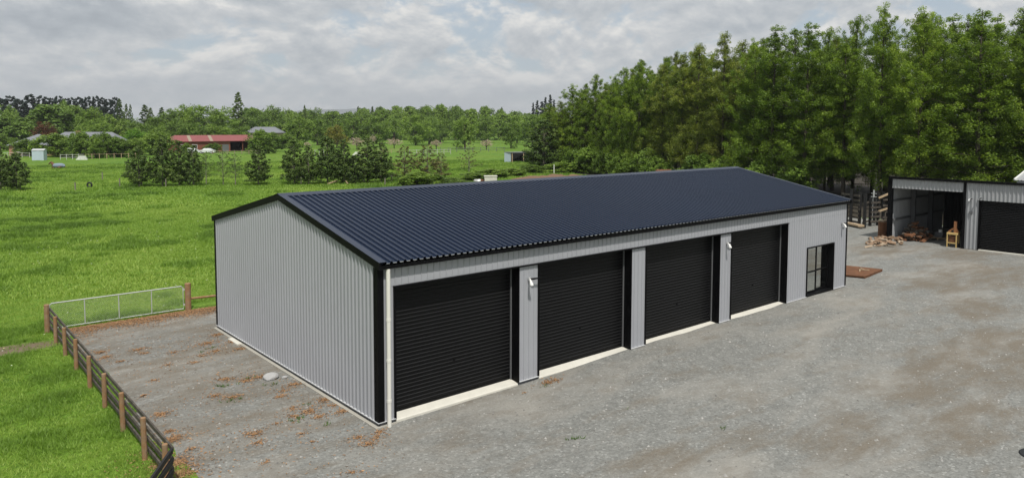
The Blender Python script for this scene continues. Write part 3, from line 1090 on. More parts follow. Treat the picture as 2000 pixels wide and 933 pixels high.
# rusty drum with wood on top
p = gnd(1724, 463)
drum = thing('rusty_drum', (p[0], p[1], 0), 'rusty brown drum heaped with pale wood beside the bay post', 'drum')
q = MB()
zs_ = [0, .02, .28, .30, .32, .58, .60, .62, .88, .9]
rs_ = [.29, .30, .30, .315, .30, .30, .315, .30, .30, .28]
q.tube([(p[0], p[1], .03+z_*1.1) for z_ in zs_], rs_, 18)
q.build('drum_body', M['rust'], drum)
for k_ in range(7):
    an = random.random()*6.3
    r_ = random.uniform(0, .17)
    c0 = np.array([p[0]+r_*math.cos(an), p[1]+r_*math.sin(an), 1.05+random.uniform(0, .1)])
    dv = np.array([math.cos(an*3), math.sin(an*3), random.uniform(-.2, .3)])*.19
    MB().bar(c0-dv, c0+dv, .09, .08).build('wood_piece', M['woodp'], drum)


# split firewood
def log_mesh(seed, nm):
    r_ = random.Random(seed)
    q = MB()
    L = r_.uniform(.30, .44)
    rad = r_.uniform(.055, .09)
    n_ = 7
    half = r_.random() < .75
    ring = []
    for j in range(n_):
        a = math.pi*(j/(n_-1)) if half else 2*math.pi*j/n_
        k_ = r_.uniform(.85, 1.1)
        ring.append((rad*k_*math.cos(a), rad*k_*math.sin(a)*1.1))
    vs = [(-L/2, y_, z_) for y_, z_ in ring]+[(L/2, y_*.95, z_*.97) for y_, z_ in ring]
    fs = [(j, (j+1) % n_, n_+(j+1) % n_, n_+j) for j in range(n_)]
    fs += [tuple(range(n_-1, -1, -1)), tuple(range(n_, 2*n_))]
    q.add(vs, fs)
    return meshonly(q, nm, M['woodp'] if r_.random() < .45 else M['wood'])


LOGS = [log_mesh(s_, 'split_log') for s_ in range(10)]
HLOGS = []
for s_ in range(10):
    h_ = LOGS[s_].copy()
    h_.materials.clear()
    h_.materials.append(M['bark'] if s_ % 2 else M['rust'])
    HLOGS.append(h_)
for k_ in range(70):
    u = 1722+random.gauss(0, 19)
    v = 475+random.gauss(0, 3.6)
    if u > 1768 or u < 1685:
        continue
    p = gnd(u, v)
    near = math.exp(-((u-1735)/22)**2)
    z_ = .07+random.random()**2*.38*near
    o = inst('split_log', random.choice(LOGS), None, (p[0], p[1], z_), (random.uniform(-.5, .5), random.uniform(-.3, .3), random.random()*6.3), [random.uniform(.85, 1.25)]*3)
    tag(o, 'split firewood log in the loose pile spilling out of the open bay', 'firewood', 'firewood spilled before the open bay')
hc = np.array([X2+1.35, 3.75, 0])
for k_ in range(150):
    r_ = abs(random.gauss(0, .75))
    an = random.random()*6.3
    z_ = random.random()*max(.05, 1.15*(1-r_/1.35))
    if r_ > 1.2:
        continue
    pq = hc+np.array([r_*math.cos(an)*.95, r_*math.sin(an)*.75, z_+.07])
    pq[1] = min(pq[1], YA-.4)
    o = inst('heaped_log', HLOGS[k_ % 10], None, pq, (random.uniform(-.7, .7), random.uniform(-.5, .5), random.random()*6.3), [random.uniform(.9, 1.5)]*3)
    tag(o, 'brown firewood log in the high heap inside the open bay', 'firewood', 'firewood heaped inside the open bay')

# white buckets inside
for u, v, lb in ((1793, 463, 'white plastic bucket inside the open bay next to the firewood heap'), (1807, 464, 'grey plastic bucket inside the open bay next to the white one')):
    p = gnd(u, v)
    t = thing('bucket', (p[0], p[1], 0), lb, 'bucket')
    q = MB().tube([(p[0], p[1], .02), (p[0], p[1], .42), (p[0], p[1], .45), (p[0], p[1], .47)], [.17, .21, .225, .22], 14)
    q.build('bucket_body', M['white'] if u < 1800 else M['steel'], t)
    MB().tube([(p[0], p[1]-.21, .42), (p[0], p[1]-.17, .30), (p[0]-.12, p[1], .26), (p[0], p[1]+.17, .30), (p[0], p[1]+.21, .42)], .008, 5).build('handle', M['steeld'], t)
# low pallet with machine behind
p = gnd(1832, 469)
pal = thing('timber_pallet', (p[0], p[1], 0), 'low timber pallet on the open bay floor beside the yellow machine', 'pallet')
for j in range(5):
    MB().box(p[0]-.1+j*.24, p[0]+.05+j*.24, p[1]-.62, p[1]+.62, .13, .16).build('slat', M['timber'], pal)
for j in (-.5, 0, .5):
    MB().box(p[0]-.1, p[0]+1.02, p[1]+j-.05, p[1]+j+.05, .02, .128).build('bearer', M['timber'], pal)
eng = thing('small_engine', (p[0]+.5, p[1]+.1, .16), 'dark small engine standing on the pallet inside the open bay', 'engine')
MB().box(p[0]+.2, p[0]+.75, p[1]-.2, p[1]+.3, .162, .5).build('engine_block', M['steeld'], eng, bevel=.04)
MB().tube([(p[0]+.35, p[1]+.0, .5), (p[0]+.35, p[1]+.0, .66)], .12, 12).build('air_cleaner', M['white'], eng)
MB().tube([(p[0]+.6, p[1]+.15, .5), (p[0]+.6, p[1]+.15, .75)], .03, 8).build('exhaust', M['steeld'], eng)

# yellow machine
p = gnd(1858, 484)
px_, py_ = p[0], p[1]
ym_ = thing('log_splitter', (px_, py_, 0), 'small yellow wheeled machine with orange upright beside the bay post', 'machine')
MB().box(px_-.02, px_+.5, py_-.30, py_+.30, .80, .93).build('top_tray', M['yellow'], ym_, bevel=.02)
for a_ in (-.28, .22):
    MB().box(px_-.015, px_+.045, py_+a_, py_+a_+.06, .03, .80).build('leg', M['yellow'], ym_)
    MB().box(px_+.42, px_+.48, py_+a_, py_+a_+.06, .03, .80).build('leg', M['yellow'], ym_)
MB().box(px_-.01, px_+.04, py_-.22, py_+.22, .27, .34).build('cross_bar', M['yellow'], ym_)
MB().box(px_+.05, px_+.41, py_-.20, py_+.20, .34, .72).build('engine', M['rust'], ym_, bevel=.03)
MB().bar((px_+.2, py_-.12, .93), (px_+.2, py_-.12, 1.62), .16, .14, (0, 1, 0)).build('upright', M['orange'], ym_)
MB().bar((px_+.2, py_+.24, .95), (px_+.2, py_-.07, 1.20), .10, .12).build('lever', M['orange'], ym_)
MB().bar((px_+.2, py_-.29, .95), (px_+.2, py_-.14, 1.20), .08, .10).build('lever', M['orange'], ym_)
MB().tube([(px_+.2, py_+.0, .93), (px_+.2, py_+.0, 1.08)], .10, 12).build('tank', M['dark'], ym_)
for a_ in (-.33, .31):
    MB().tube([(px_+.3, py_+a_, .14), (px_+.3, py_+a_+.05, .14)], .14, 14).build('wheel', M['rubber'], ym_)

# ------------------------------------------------------------------ scatter on the yard (uncountable)
N = 46000
xs = RS.uniform(-4.5, 32, N)
ys = RS.uniform(-13, 15, N)
dist = np.hypot(xs-CAM[0], ys-CAM[1])
pk = np.clip((16./dist)**1.1, .12, 1)*(.35+.9*vnoise(xs*.5, ys*.5, 8))
ok = (RS.rand(N) < pk) & ~((xs > -.1) & (xs < LN+.1) & (ys > -.08) & (ys < WD+.1))
xs, ys = xs[ok], ys[ok]
n = len(xs)
sz = .011+.034*RS.rand(n)**3.2+.03*(RS.rand(n) < .012)
zs = yard_z(xs, ys)
ang = RS.rand(n)*6.283
oct_ = np.array([(1, 0, 0), (0, 1, 0), (-1, 0, 0), (0, -1, 0), (.2, .1, .75)])
V = np.repeat(oct_[None], n, 0)*RS.uniform(.6, 1.2, (n, 5, 3))
ca, sa = np.cos(ang), np.sin(ang)
Vx = V[:, :, 0]*ca[:, None]-V[:, :, 1]*sa[:, None]
Vy = V[:, :, 0]*sa[:, None]+V[:, :, 1]*ca[:, None]
V = np.stack([Vx*sz[:, None]+xs[:, None], Vy*sz[:, None]+ys[:, None], V[:, :, 2]*sz[:, None]*1.1+zs[:, None]-.003], 2).reshape(-1, 3)
fb = np.array([(0, 1, 4), (1, 2, 4), (2, 3, 4), (3, 0, 4)])
Fa = (fb[None]+(np.arange(n)*5)[:, None, None]).reshape(-1, 3)
tn = np.repeat(np.clip(RS.beta(2., 2.2, n)+.35*(RS.rand(n) < .05), 0, 1), 4)
tag(npmesh('loose_gravel', V, Fa, M['pebble'], tint=tn), 'loose crushed grey stones strewn over the gravel yard', 'gravel', kind='stuff')


def scatter_flat(cx, cy, n_, size, zoff=.004):
    """small lying chips and needles"""
    an = RS.rand(n_)*6.283
    l_ = size*RS.uniform(.5, 1.4, n_)
    w_ = l_*RS.uniform(.18, .5, n_)
    z_ = np.maximum(yard_z(cx, cy), 0)+zoff+RS.rand(n_)*.012
    c_, s_ = np.cos(an), np.sin(an)
    base = np.array([(-1, -.6), (1, -.4), (.7, .7), (-.8, .5)])
    bx = base[None, :, 0]*l_[:, None]
    by = base[None, :, 1]*w_[:, None]
    x_ = cx[:, None]+bx*c_[:, None]-by*s_[:, None]
    y_ = cy[:, None]+bx*s_[:, None]+by*c_[:, None]
    zz__ = z_[:, None]+RS.uniform(-.004, .02, (n_, 4))
    return np.stack([x_, y_, zz__], 2).reshape(-1, 3), np.arange(n_*4).reshape(-1, 4)


cxs, cys = [], []


def blob(u, v, ru, n_, stretch=(1., 1.), an=0.):
    p_ = gnd(u, v)
    n_ = int(n_*1.7)
    r_ = np.abs(RS.normal(0, .62, n_))*ru*np.where(RS.rand(n_) < .6, .95, 2.4)
    a_ = RS.rand(n_)*6.283
    dx_, dy_ = r_*np.cos(a_)*stretch[0], r_*np.sin(a_)*stretch[1]
    cxs.append(p_[0]+dx_*math.cos(an)-dy_*math.sin(an))
    cys.append(p_[1]+dx_*math.sin(an)+dy_*math.cos(an))


# band at the foot of the gate, denser toward its outer side
nb = 14000
gxx = RS.uniform(-4.2, 1.5, nb)
gyy = 14.86-np.abs(RS.normal(0, .72, nb))*(.45+.9*vnoise(gxx*1.3, gxx*0+2., 3))+RS.normal(0, .06, nb)
cxs.append(gxx)
cys.append(gyy)
# along the gable wall
for (u, v, r_, n_) in ((425, 655, .30, 170), (405, 672, .35, 200), (452, 670, .2, 90), (420, 688, .3, 150), (395, 697, .2, 70), (380, 710, .25, 80), (470, 683, .2, 80), (440, 742, .3, 170), (480, 745, .25, 130),
                       (420, 775, .25, 100), (455, 777, .25, 110), (507, 738, .3, 160), (575, 752, .35, 190), (553, 765, .2, 60), (545, 777, .25, 90), (497, 850, .3, 190), (505, 868, .2, 70), (605, 805, .3, 150), (575, 815, .2, 70), (625, 815, .22, 90),
                       (635, 782, .3, 170), (668, 805, .22, 130), (655, 793, .2, 70), (700, 855, .2, 80), (720, 868, .22, 110), (742, 845, .2, 70), (735, 855, .2, 60), (570, 800, .25, 60), (600, 690, .2, 40), (330, 715, .2, 50), (340, 690, .3, 60),
                       (335, 860, .35, 350), (315, 812, .22, 200), (335, 905, .42, 900), (350, 925, .35, 600), (328, 845, .15, 80), (375, 880, .15, 40), (270, 685, .22, 150), (282, 692, .18, 70), (280, 775, .12, 40), (300, 745, .1, 30), (205, 700, .2, 120), (195, 690, .2, 140), (235, 708, .15, 60),
                       (1070, 751, .22, 150), (1085, 746, .15, 70), (895, 757, .1, 14), (1025, 770, .05, 8), (540, 830, .2, 40), (590, 850, .15, 30), (690, 925, .2, 40), (520, 905, .15, 30), (610, 865, .12, 25), (480, 660, .15, 40), (433, 640, .15, 60)):
    blob(u, v, r_, n_, (1., .7), random.uniform(-.6, .6))
# thin stray chips around the left side
ns_ = 1500
cxs.append(RS.uniform(-4.3, -.3, ns_))
cys.append(RS.uniform(-2, 14, ns_))
cxs, cys = np.concatenate(cxs), np.concatenate(cys)
okk = ~((cxs > -.09) & (cxs < LN) & (cys > -.09) & (cys < WD+.05))
cxs, cys = cxs[okk], cys[okk]
V, Fa = scatter_flat(cxs, cys, len(cxs), .026)
tag(npmesh('needle_litter', V, Fa, M['litter'], tint=np.clip(RS.beta(2.2, 1.8, len(Fa)), 0, 1)), 'orange brown needle and bark litter on the gravel', 'litter', kind='stuff')


# ------------------------------------------------------------------ grass
def tufts(xs, ys, hgt, rad, nb_, tint, z0=None, lean=.95, wid=.013):
    n_ = len(xs)
    a = RS.rand(n_, nb_)*6.283
    r_ = np.sqrt(RS.rand(n_, nb_))*rad[:, None]
    bx = xs[:, None]+r_*np.cos(a)
    by = ys[:, None]+r_*np.sin(a)
    h_ = hgt[:, None]*RS.uniform(.55, 1.25, (n_, nb_))
    le = h_*lean*RS.uniform(.2, 1.4, (n_, nb_))
    la = a+RS.normal(0, .9, (n_, nb_))
    wa = RS.rand(n_, nb_)*6.283
    ww = wid[:, None]*RS.uniform(.6, 1.4, (n_, nb_)) if hasattr(wid, '__len__') else wid*RS.uniform(.6, 1.4, (n_, nb_))
    zb_ = np.zeros_like(bx)-.01
    v0 = np.stack([bx-np.cos(wa)*ww, by-np.sin(wa)*ww, zb_], -1)
    v1 = np.stack([bx+np.cos(wa)*ww, by+np.sin(wa)*ww, zb_], -1)
    v2 = np.stack([bx+np.cos(la)*le, by+np.sin(la)*le, h_], -1)
    V_ = np.stack([v0, v1, v2], 2).reshape(-1, 3)
    F_ = np.arange(len(V_)).reshape(-1, 3)
    t_ = np.clip(np.repeat(tint, nb_)+RS.normal(0, .10, n_*nb_), 0, 1)
    return V_, F_, t_


def infield(x, y):
    out = (x < yard_left(y)-.02) | (y > 14.92)
    out &= ~((x > -.3) & (x < LN+.5) & (y < 16.))
    out &= ~((x > 50.5+(np.maximum(y, 4)-4)*.36) & (y < 87))   # bare under the plantation
    return out


def in_view(x, y, marg=1.25):
    dx, dy = x-CAM[0], y-CAM[1]
    zf = dx*fh[0]+dy*fh[1]
    xr = dx*rgt[0]+dy*rgt[1]
    return (zf > 4) & (np.abs(xr) < zf*.70*marg+3)


GV, GF, GT = [], [], []
off = 0


def add_grass(n0, d0, d1, h0, rad, nb_, wid, keepf=1.):
    global off
    th = RS.uniform(YAW-.80, YAW+.80, n0)
    rr = np.sqrt(RS.uniform(d0**2, d1**2, n0))
    x, y = CAM[0]+rr*np.sin(th), CAM[1]+rr*np.cos(th)
    k_ = infield(x, y)
    # hidden behind the shed: skip
    hid = (x > 1.6+(y-11.45)*.34) & (y > 14) & (y < 24) & (x < 40)
    k_ &= ~hid
    x, y = x[k_], y[k_]
    big = vnoise(x*.33, y*.33, 1)*.6+vnoise(x*1.1, y*1.1, 2)*.4
    fin = vnoise(x*.11, y*.11, 6)
    clump = sstep(.52, .72, big)
    trod = 1-sstep(.5, 1.25, np.hypot((x+6.1)/1.9, (y-13.2)/.75))
    kk = RS.rand(len(x)) > trod*.93
    x, y, big, fin, clump = x[kk], y[kk], big[kk], fin[kk], clump[kk]
    h_ = h0*(.65+.75*clump+.3*RS.rand(len(x)))
    tint = np.clip(.62-.42*clump+.45*(fin-.5)+RS.normal(0, .06, len(x)), .03, 1)
    V_, F_, t_ = tufts(x, y, h_, np.full(len(x), rad)*(1+.3*RS.rand(len(x))), nb_, tint, wid=wid)
    GV.append(V_)
    GF.append(F_+off)
    GT.append(t_)
    off += len(V_)


add_grass(150000, 9, 36, .074, .09, 7, .010)
add_grass(130000, 36, 72, .15, .17, 6, .022)
add_grass(150000, 72, 160, .19, .34, 5, .05)
V, Fa, tn = np.concatenate(GV), np.concatenate(GF), np.concatenate(GT)
print('grass tris', len(Fa))
tag(npmesh('grass', V, Fa, M['grass'], tint=tn), 'lush green pasture grass covering the field', 'grass', kind='stuff')
# daisies and seed heads
nd = 500
th = RS.uniform(YAW-.75, YAW+.3, nd)
rr = np.sqrt(RS.uniform(10**2, 60**2, nd))
x, y = CAM[0]+rr*np.sin(th), CAM[1]+rr*np.cos(th)
k_ = infield(x, y) & (vnoise(x*.25, y*.25, 12) > .42)
x, y = x[k_], y[k_]
r_ = .008+.0004*np.hypot(x-CAM[0], y-CAM[1])
h_ = RS.uniform(.1, .19, len(x))
b4 = np.array([(-1, -1, 0), (1, -1, .2), (1, 1, 0), (-1, 1, .2)])
V = (b4[None]*r_[:, None, None]+np.stack([x, y, h_], 1)[:, None]).reshape(-1, 3)
tag(npmesh('daisies', V, np.arange(len(V)).reshape(-1, 4), M['daisy'], tint=RS.rand(len(x))), 'small white and yellow flowers dotted through the pasture', 'flowers', kind='stuff')
# small weeds on the gravel
WXs = []
for (u, v, r_, n_) in ((435, 758, .12, 26), (452, 785, .12, 24), (580, 823, .12, 26), (525, 755, .1, 14), (1068, 757, .12, 22), (1050, 739, .06, 10), (1128, 857, .06, 12), (1110, 861, .05, 8), (1202, 749, .03, 6), (1412, 839, .05, 9), (412, 682, .08, 14), (393, 690, .07, 10), (640, 830, .06, 10), (600, 792, .05, 8), (488, 741, .08, 14), (1218, 803, .04, 6)):
    p_ = gnd(u, v)
    for q_ in range(max(2, n_//3)):
        WXs.append((p_[0]+random.gauss(0, r_), p_[1]+random.gauss(0, r_*.7)))
WXs = np.array(WXs)
V, Fa, tn = tufts(WXs[:, 0], WXs[:, 1], np.full(len(WXs), .07), np.full(len(WXs), .04), 7, RS.uniform(.2, .9, len(WXs)), wid=.01)
V[:, 2] += .03
tag(npmesh('yard_weeds', V, Fa, M['weed'], tint=tn), 'tiny green weeds growing through the gravel', 'weeds', kind='stuff')


# ------------------------------------------------------------------ trees
def leaves(C_, R_, n_per, size, rs, up=.5, tint=None, flat=.75, jit=.12, inner=0.):
    """n_per leaf faces around each cluster centre"""
    m_ = len(C_)
    n_ = m_*n_per
    d = rs.normal(size=(n_, 3))
    d /= np.linalg.norm(d, axis=1)[:, None]
    r_ = rs.rand(n_)**(1/2.2)
    R3 = np.repeat(R_, n_per)
    P_ = np.repeat(C_, n_per, 0)+d*(r_*R3)[:, None]*np.array([1, 1, flat])
    nrm = d*.7+rs.normal(size=(n_, 3))*.7+np.array([0, 0, up])
    nrm /= np.linalg.norm(nrm, axis=1)[:, None]
    t_ = np.cross(nrm, rs.normal(size=(n_, 3)))
    t_ /= (np.linalg.norm(t_, axis=1)[:, None]+1e-9)
    b_ = np.cross(nrm, t_)
    s_ = size*rs.uniform(.6, 1.35, n_)
    a1 = (t_*s_[:, None])
    b1 = (b_*(s_*.55)[:, None])
    V_ = np.stack([P_-a1, P_-b1+a1*.1, P_+a1, P_+b1+a1*.1], 1).reshape(-1, 3)
    ti = np.repeat(tint if tint is not None else rs.rand(m_), n_per)
    ti = np.clip(ti+rs.normal(0, jit, n_), 0, 1)
    kp = rs.rand(n_) < np.clip((R3/np.median(R_))**1.7*1.25, .12, 1)
    V_ = V_.reshape(-1, 4, 3)[kp].reshape(-1, 3)
    return V_, np.arange(len(V_)).reshape(-1, 4), ti[kp]


def alder(seed, H=17., n_br=110, nl=125, lsize=.060, wide=3.0, base=.13, clr=.55):
    rs = np.random.RandomState(seed)
    tb = MB()
    bend = rs.normal(0, .12, (6, 2)).cumsum(0)*.5
    zs_ = np.linspace(0, H, 6)
    tr = np.stack([bend[:, 0], bend[:, 1], zs_], 1)
    tr[0, :2] = 0
    tb.tube(list(tr), list(np.linspace(.17, .018, 6)), 7, False)
    C_, R_, T_ = [], [], []

    def axis(z):
        return np.array([np.interp(z, zs_, tr[:, 0]), np.interp(z, zs_, tr[:, 1]), z])
    for i in range(n_br):
        f = base+(1-base)*((i+rs.rand())/n_br)**.92
        z = f*H*.985
        prof = np.interp(f, [0, .12, .45, .66, .8, .9, .97, 1.], [.8, 1., 1., .92, .72, .46, .22, .10])
        L = wide*prof*rs.uniform(.5, 1.22)
        an = i*2.399+rs.normal(0, .4)
        el = np.interp(f, [0, .5, .85, 1], [.12, .5, .9, 1.15])+rs.normal(0, .13)
        dv = np.array([math.cos(an)*math.cos(el), math.sin(an)*math.cos(el), math.sin(el)])
        a = axis(z)
        mid = a+dv*L*.55+np.array([0, 0, -.04*L])
        tip = a+dv*L+np.array([0, 0, rs.uniform(-.22, .1)*L*.5])
        tb.tube([a, mid, tip], [.045*(1-f*.7), .028*(1-f*.7), .006], 4, False)
        nc = max(2, int(round(L*2.2)))
        tint = rs.rand()
        for k_ in range(nc):
            t = .30+.72*(k_+rs.rand()*.8)/nc
            q_ = a+(tip-a)*t
            sp_ = .42*(.3+L/wide)
            q_ = q_+rs.normal(0, sp_*.62, 3)*np.array([1, 1, 1.15])
            C_.append(q_)
            R_.append(rs.uniform(.30, .70)*(1-.5*f))
            T_.append(np.clip(.45+.34*(tint-.5)+rs.normal(0, .19), 0, 1))
    # leader
    for k_ in range(9):
        z = H*(.86+.145*k_/9)
        C_.append(axis(min(z, H))+np.array([0, 0, max(0, z-H)])+rs.normal(0, .10, 3))
        R_.append(.24-.018*k_)
        T_.append(rs.uniform(.35, .8))
    C_, R_, T_ = np.array(C_), np.array(R_), np.array(T_)
    keep_ = rs.rand(len(C_)) < (.70+.3*clr)*np.interp(C_[:, 2]/H, [0, .72, .9, 1.], [1, 1, .72, .62])
    V_, F_, t_ = leaves(C_[keep_], R_[keep_], nl, lsize, rs, .95, T_[keep_], flat=1., jit=.20)
    return tb, V_, F_, t_


def round_tree(seed, H=10., Wd=9., trunk=.18, nl=34, lsize=.20, ncl=230, low=.06):
    rs = np.random.RandomState(seed)
    tb = MB()
    tb.tube([(0, 0, 0), (.1, 0, H*trunk), (.15, .1, H*.5), (0, .2, H*.8)], [.3, .24, .15, .04], 7, False)
    C_, R_, T_ = [], [], []
    nlobe = 9
    lob = []
    for i in range(nlobe):
        an = i*2.399+rs.rand()
        f = (i+.5)/nlobe
        rr_ = Wd*.30*math.sqrt(1-(f-.4)**2*1.6)*rs.uniform(.7, 1.1) if i < nlobe-1 else .2
        z = H*(low+.12+(.86-low-.12)*f)
        lob.append((np.array([math.cos(an)*rr_, math.sin(an)*rr_, z]), Wd*rs.uniform(.19, .28)*(1.15-.35*f)))
    for c_, r_ in lob:
        tb.tube([(0, 0, H*trunk*.9), c_*np.array([.5, .5, .8]), c_], [.12, .07, .02], 5, False)
    for k_ in range(ncl):
        c_, r_ = lob[rs.randint(nlobe)]
        d = rs.normal(size=3)
        d /= np.linalg.norm(d)
        q_ = c_+d*r_*rs.uniform(.45, 1.12)*np.array([1, 1, .85])
        q_[2] = np.clip(q_[2], H*low, H*.99)
        C_.append(q_)
        R_.append(rs.uniform(.55, .95)*Wd/9)
        T_.append(np.clip(rs.normal(.48, .2), 0, 1))
    V_, F_, t_ = leaves(np.array(C_), np.array(R_), nl, lsize, rs, .9, np.array(T_), flat=.9, jit=.18)
    return tb, V_, F_, t_


def cone_tree(seed, H=4.6, Wd=3.2, nl=44, lsize=.075, n_br=140, low=.0, pw=.75, leg=.04, rk=1.):
    rs = np.random.RandomState(seed)
    tb = MB()
    tb.tube([(0, 0, 0), (0, 0, H*.5), (0, 0, H*.97)], [.055*H/4.6+.02, .035*H/4.6, .008], 6, False)
    C_, R_, T_ = [], [], []
    for i in range(n_br):
        f = low+(1-low)*(i+rs.rand())/n_br
        prof = (1-f)**pw
        if f < .2:
            prof *= .62+1.9*f
        L = Wd*.5*prof*rs.uniform(.55, 1.35)+.06*H/4.6
        an = i*2.399+rs.normal(0, .3)
        el = rs.normal(.45, .2)
        a = np.array([0, 0, leg*H+f*H*(1-leg)*.97])
        tip = a+np.array([math.cos(an)*math.cos(el), math.sin(an)*math.cos(el), math.sin(el)*.75])*L
        tb.tube([a, tip], [.018, .004], 3, False)
        nc = max(1, int(L/(Wd*.5)*3.2+.5))
        ti = rs.rand()
        for k_ in range(nc):
            t = 1.02-.75*k_/max(nc, 1)
            q_ = a+(tip-a)*t+rs.normal(0, .05*Wd/3.2, 3)
            C_.append(q_)
            R_.append(rs.uniform(.13, .30)*H/4.6*rk*(1.1-.6*f))
            T_.append(np.clip(.42+.35*(ti-.5)+rs.normal(0, .13), 0, 1))
    C_, R_, T_ = np.array(C_), np.array(R_), np.array(T_)
    C_[:, 2] = np.minimum(C_[:, 2], H)
    V_, F_, t_ = leaves(C_, R_, nl, lsize, rs, .7, T_, jit=.18)
    return tb, V_, F_, t_


def template(gen, mat, bark, H, Wd):
    tb, V_, F_, t_ = gen
    me_l = npmesh2('crown', V_, F_, mat, t_)
    me_t = meshonly(tb, 'trunk', bark, True)
    return dict(crown=me_l, trunk=me_t, H=H, W=Wd)


def npmesh2(nm, V_, F_, mat, t_):
    me_ = D.meshes.new(nm)
    me_.vertices.add(len(V_))
    me_.vertices.foreach_set('co', V_.astype(np.float32).ravel())
    me_.loops.add(F_.size)
    me_.loops.foreach_set('vertex_index', F_.astype(np.int32).ravel())
    me_.polygons.add(len(F_))
    me_.polygons.foreach_set('loop_start', (np.arange(len(F_))*4).astype(np.int32))
    me_.update(calc_edges=True)
    at = me_.attributes.new('tint', 'FLOAT', 'FACE')
    at.data.foreach_set('value', t_.astype(np.float32))
    me_.materials.append(mat)
    return me_


T = {}
T['alder'] = [template(alder(s_, H=17., wide=w_, clr=c_), M['alder'], M['bark'], 17., 2*w_) for s_, w_, c_ in ((1, 3.1, .7), (2, 2.8, .4), (3, 3.3, .9), (4, 2.7, .6))]
T['olive'] = [template(alder(s_, H=16., wide=2.9, clr=.6, nl=112), M['olive'], M['bark'], 16., 5.8) for s_ in (11, 12)]
T['broad'] = [template(alder(21, H=16.5, wide=3.9, clr=1., nl=125, base=.07), M['alder'], M['bark'], 16.5, 7.8)]
T['round'] = [template(round_tree(s_), M['decid'], M['bark'], 10., 9.) for s_ in (31, 32, 33)]
T['gard'] = [template(round_tree(s_, trunk=.12, low=.0, ncl=260, lsize=.26), M['decid'], M['bark'], 10., 9.) for s_ in (34,)]
T['willow'] = [template(round_tree(s_, low=.02, ncl=220, lsize=.34), M['willow'], M['bark'], 10., 9.) for s_ in (35,)]
T['lime'] = [template(round_tree(36, low=.1), M['lime'], M['bark'], 10., 9.)]
T['yellow'] = [template(round_tree(37, low=.1), M['yellowt'], M['bark'], 10., 9.)]
T['copper'] = [template(round_tree(38, low=.1), M['redt'], M['bark'], 10., 9.)]
T['blossom'] = [template(round_tree(s_, low=.35, trunk=.3, ncl=70), M['blossom'], M['bark'], 10., 9.) for s_ in (39, 40)]
T['con'] = [template(cone_tree(s_), M['conifer'], M['barkp'], 4.6, 3.2) for s_ in (41, 42, 43)]
T['bron'] = [template(cone_tree(44, nl=26, pw=.7, n_br=70), M['bronze'], M['barkp'], 4.6, 3.2)]
T['sparse'] = [template(cone_tree(45, nl=15, pw=.6, n_br=48, leg=.2), M['conifer'], M['barkp'], 4.6, 3.2), template(cone_tree(46, nl=12, pw=.6, n_br=40, leg=.05), M['bronze'], M['barkp'], 4.6, 3.2)]
T['pine'] = [template(cone_tree(s_, H=20, Wd=10, nl=26, lsize=.55, n_br=60, low=.15, pw=.45), M['pine'], M['bark'], 20., 10.) for s_ in (51, 52)]
T['spire'] = [template(cone_tree(53, H=20, Wd=8, nl=26, lsize=.30, n_br=150, pw=1.0, rk=.6), M['conifer'], M['bark'], 20., 7.)]
T['colm'] = [template(alder(54, H=16., wide=1.7, nl=24, n_br=60, lsize=.22, clr=1.), M['pine'], M['bark'], 16., 3.4)]
T['far'] = [template(round_tree(s_, H=16, Wd=11, low=.0, ncl=170, nl=22, lsize=.42), M['decid'], M['bark'], 16., 11.) for s_ in (61, 62)]


def plant(name, key, pos, h, wd, label, cat='tree', group=None, var=None, rz=None):
    tl_ = T[key]
    t_ = tl_[random.randrange(len(tl_)) if var is None else var]
    o = thing(name, pos, label, cat, group, random.random()*6.3 if rz is None else rz)
    sx = wd/t_['W']
    o.scale = (sx, sx*random.uniform(.92, 1.08), h/t_['H'])
    inst('trunk', t_['trunk'], o)
    inst('crown', t_['crown'], o)
    return o


# tall plantation behind the sheds: three staggered rows
FL = 'tall leafy green plantation tree behind the sheds'
cnt = 0
FLS = [('tall fresh green plantation tree in the front row facing the sheds', 'fresh green front row of the plantation'),
       ('tall fresh green plantation tree rising behind the front row', 'fresh green rear rows of the plantation'),
       ('tall olive tinged plantation tree in the front row facing the sheds', 'olive front row of the plantation'),
       ('tall olive tinged plantation tree rising behind the front row', 'olive rear rows of the plantation')]
rowtop = [(-30, 14.5), (-5, 17.), (10, 17.), (25, 17.6), (40, 17.8), (55, 17.2), (68, 15.4), (80, 12.8), (92, 11.)]
for row in range(4):
    y_ = -16.+row*1.7
    while y_ < 86:
        base = 55.5+(y_+5)*.335+row*4.6+random.uniform(-1., 1.)
        if y_ < 2:
            base += 6.
        h = np.interp(y_, [a for a, b in rowtop], [b for a, b in rowtop])*random.uniform(.88, 1.08)*(1 if row < 2 else 1.03)
        yy = y_+random.uniform(-.7, .7)
        olive = yy > 34 and random.random() < .6 or random.random() < .12
        wd = random.uniform(6.6, 8.6)
        plant('plantation_tree', 'olive' if olive else ('broad' if random.random() < .25 and row < 2 else 'alder'), (base, yy, 0), h, wd, FLS[(0 if row == 0 else 1) + (2 if olive else 0)][0], 'tree', FLS[(0 if row == 0 else 1) + (2 if olive else 0)][1])
        cnt += 1
        y_ += random.uniform(3.7, 5.0)
# understory shrubs along the front of the plantation
for y_ in np.arange(24, 84, 3.4):
    bx = 52.6+(y_+5)*.335+random.uniform(-.6, .9)
    plant('edge_shrub', 'gard', (bx, y_+random.uniform(-1, 1), 0), random.uniform(2.4, 4.6), random.uniform(4., 5.6), 'leafy shrub along the foot of the tall plantation', 'shrub', 'shrubs along the plantation edge')
plant('dark_spreading_tree', 'con', gnd(1062, 330), 8.6, 9., 'dark spreading evergreen at the end of the tall plantation by the field shelter', var=0)

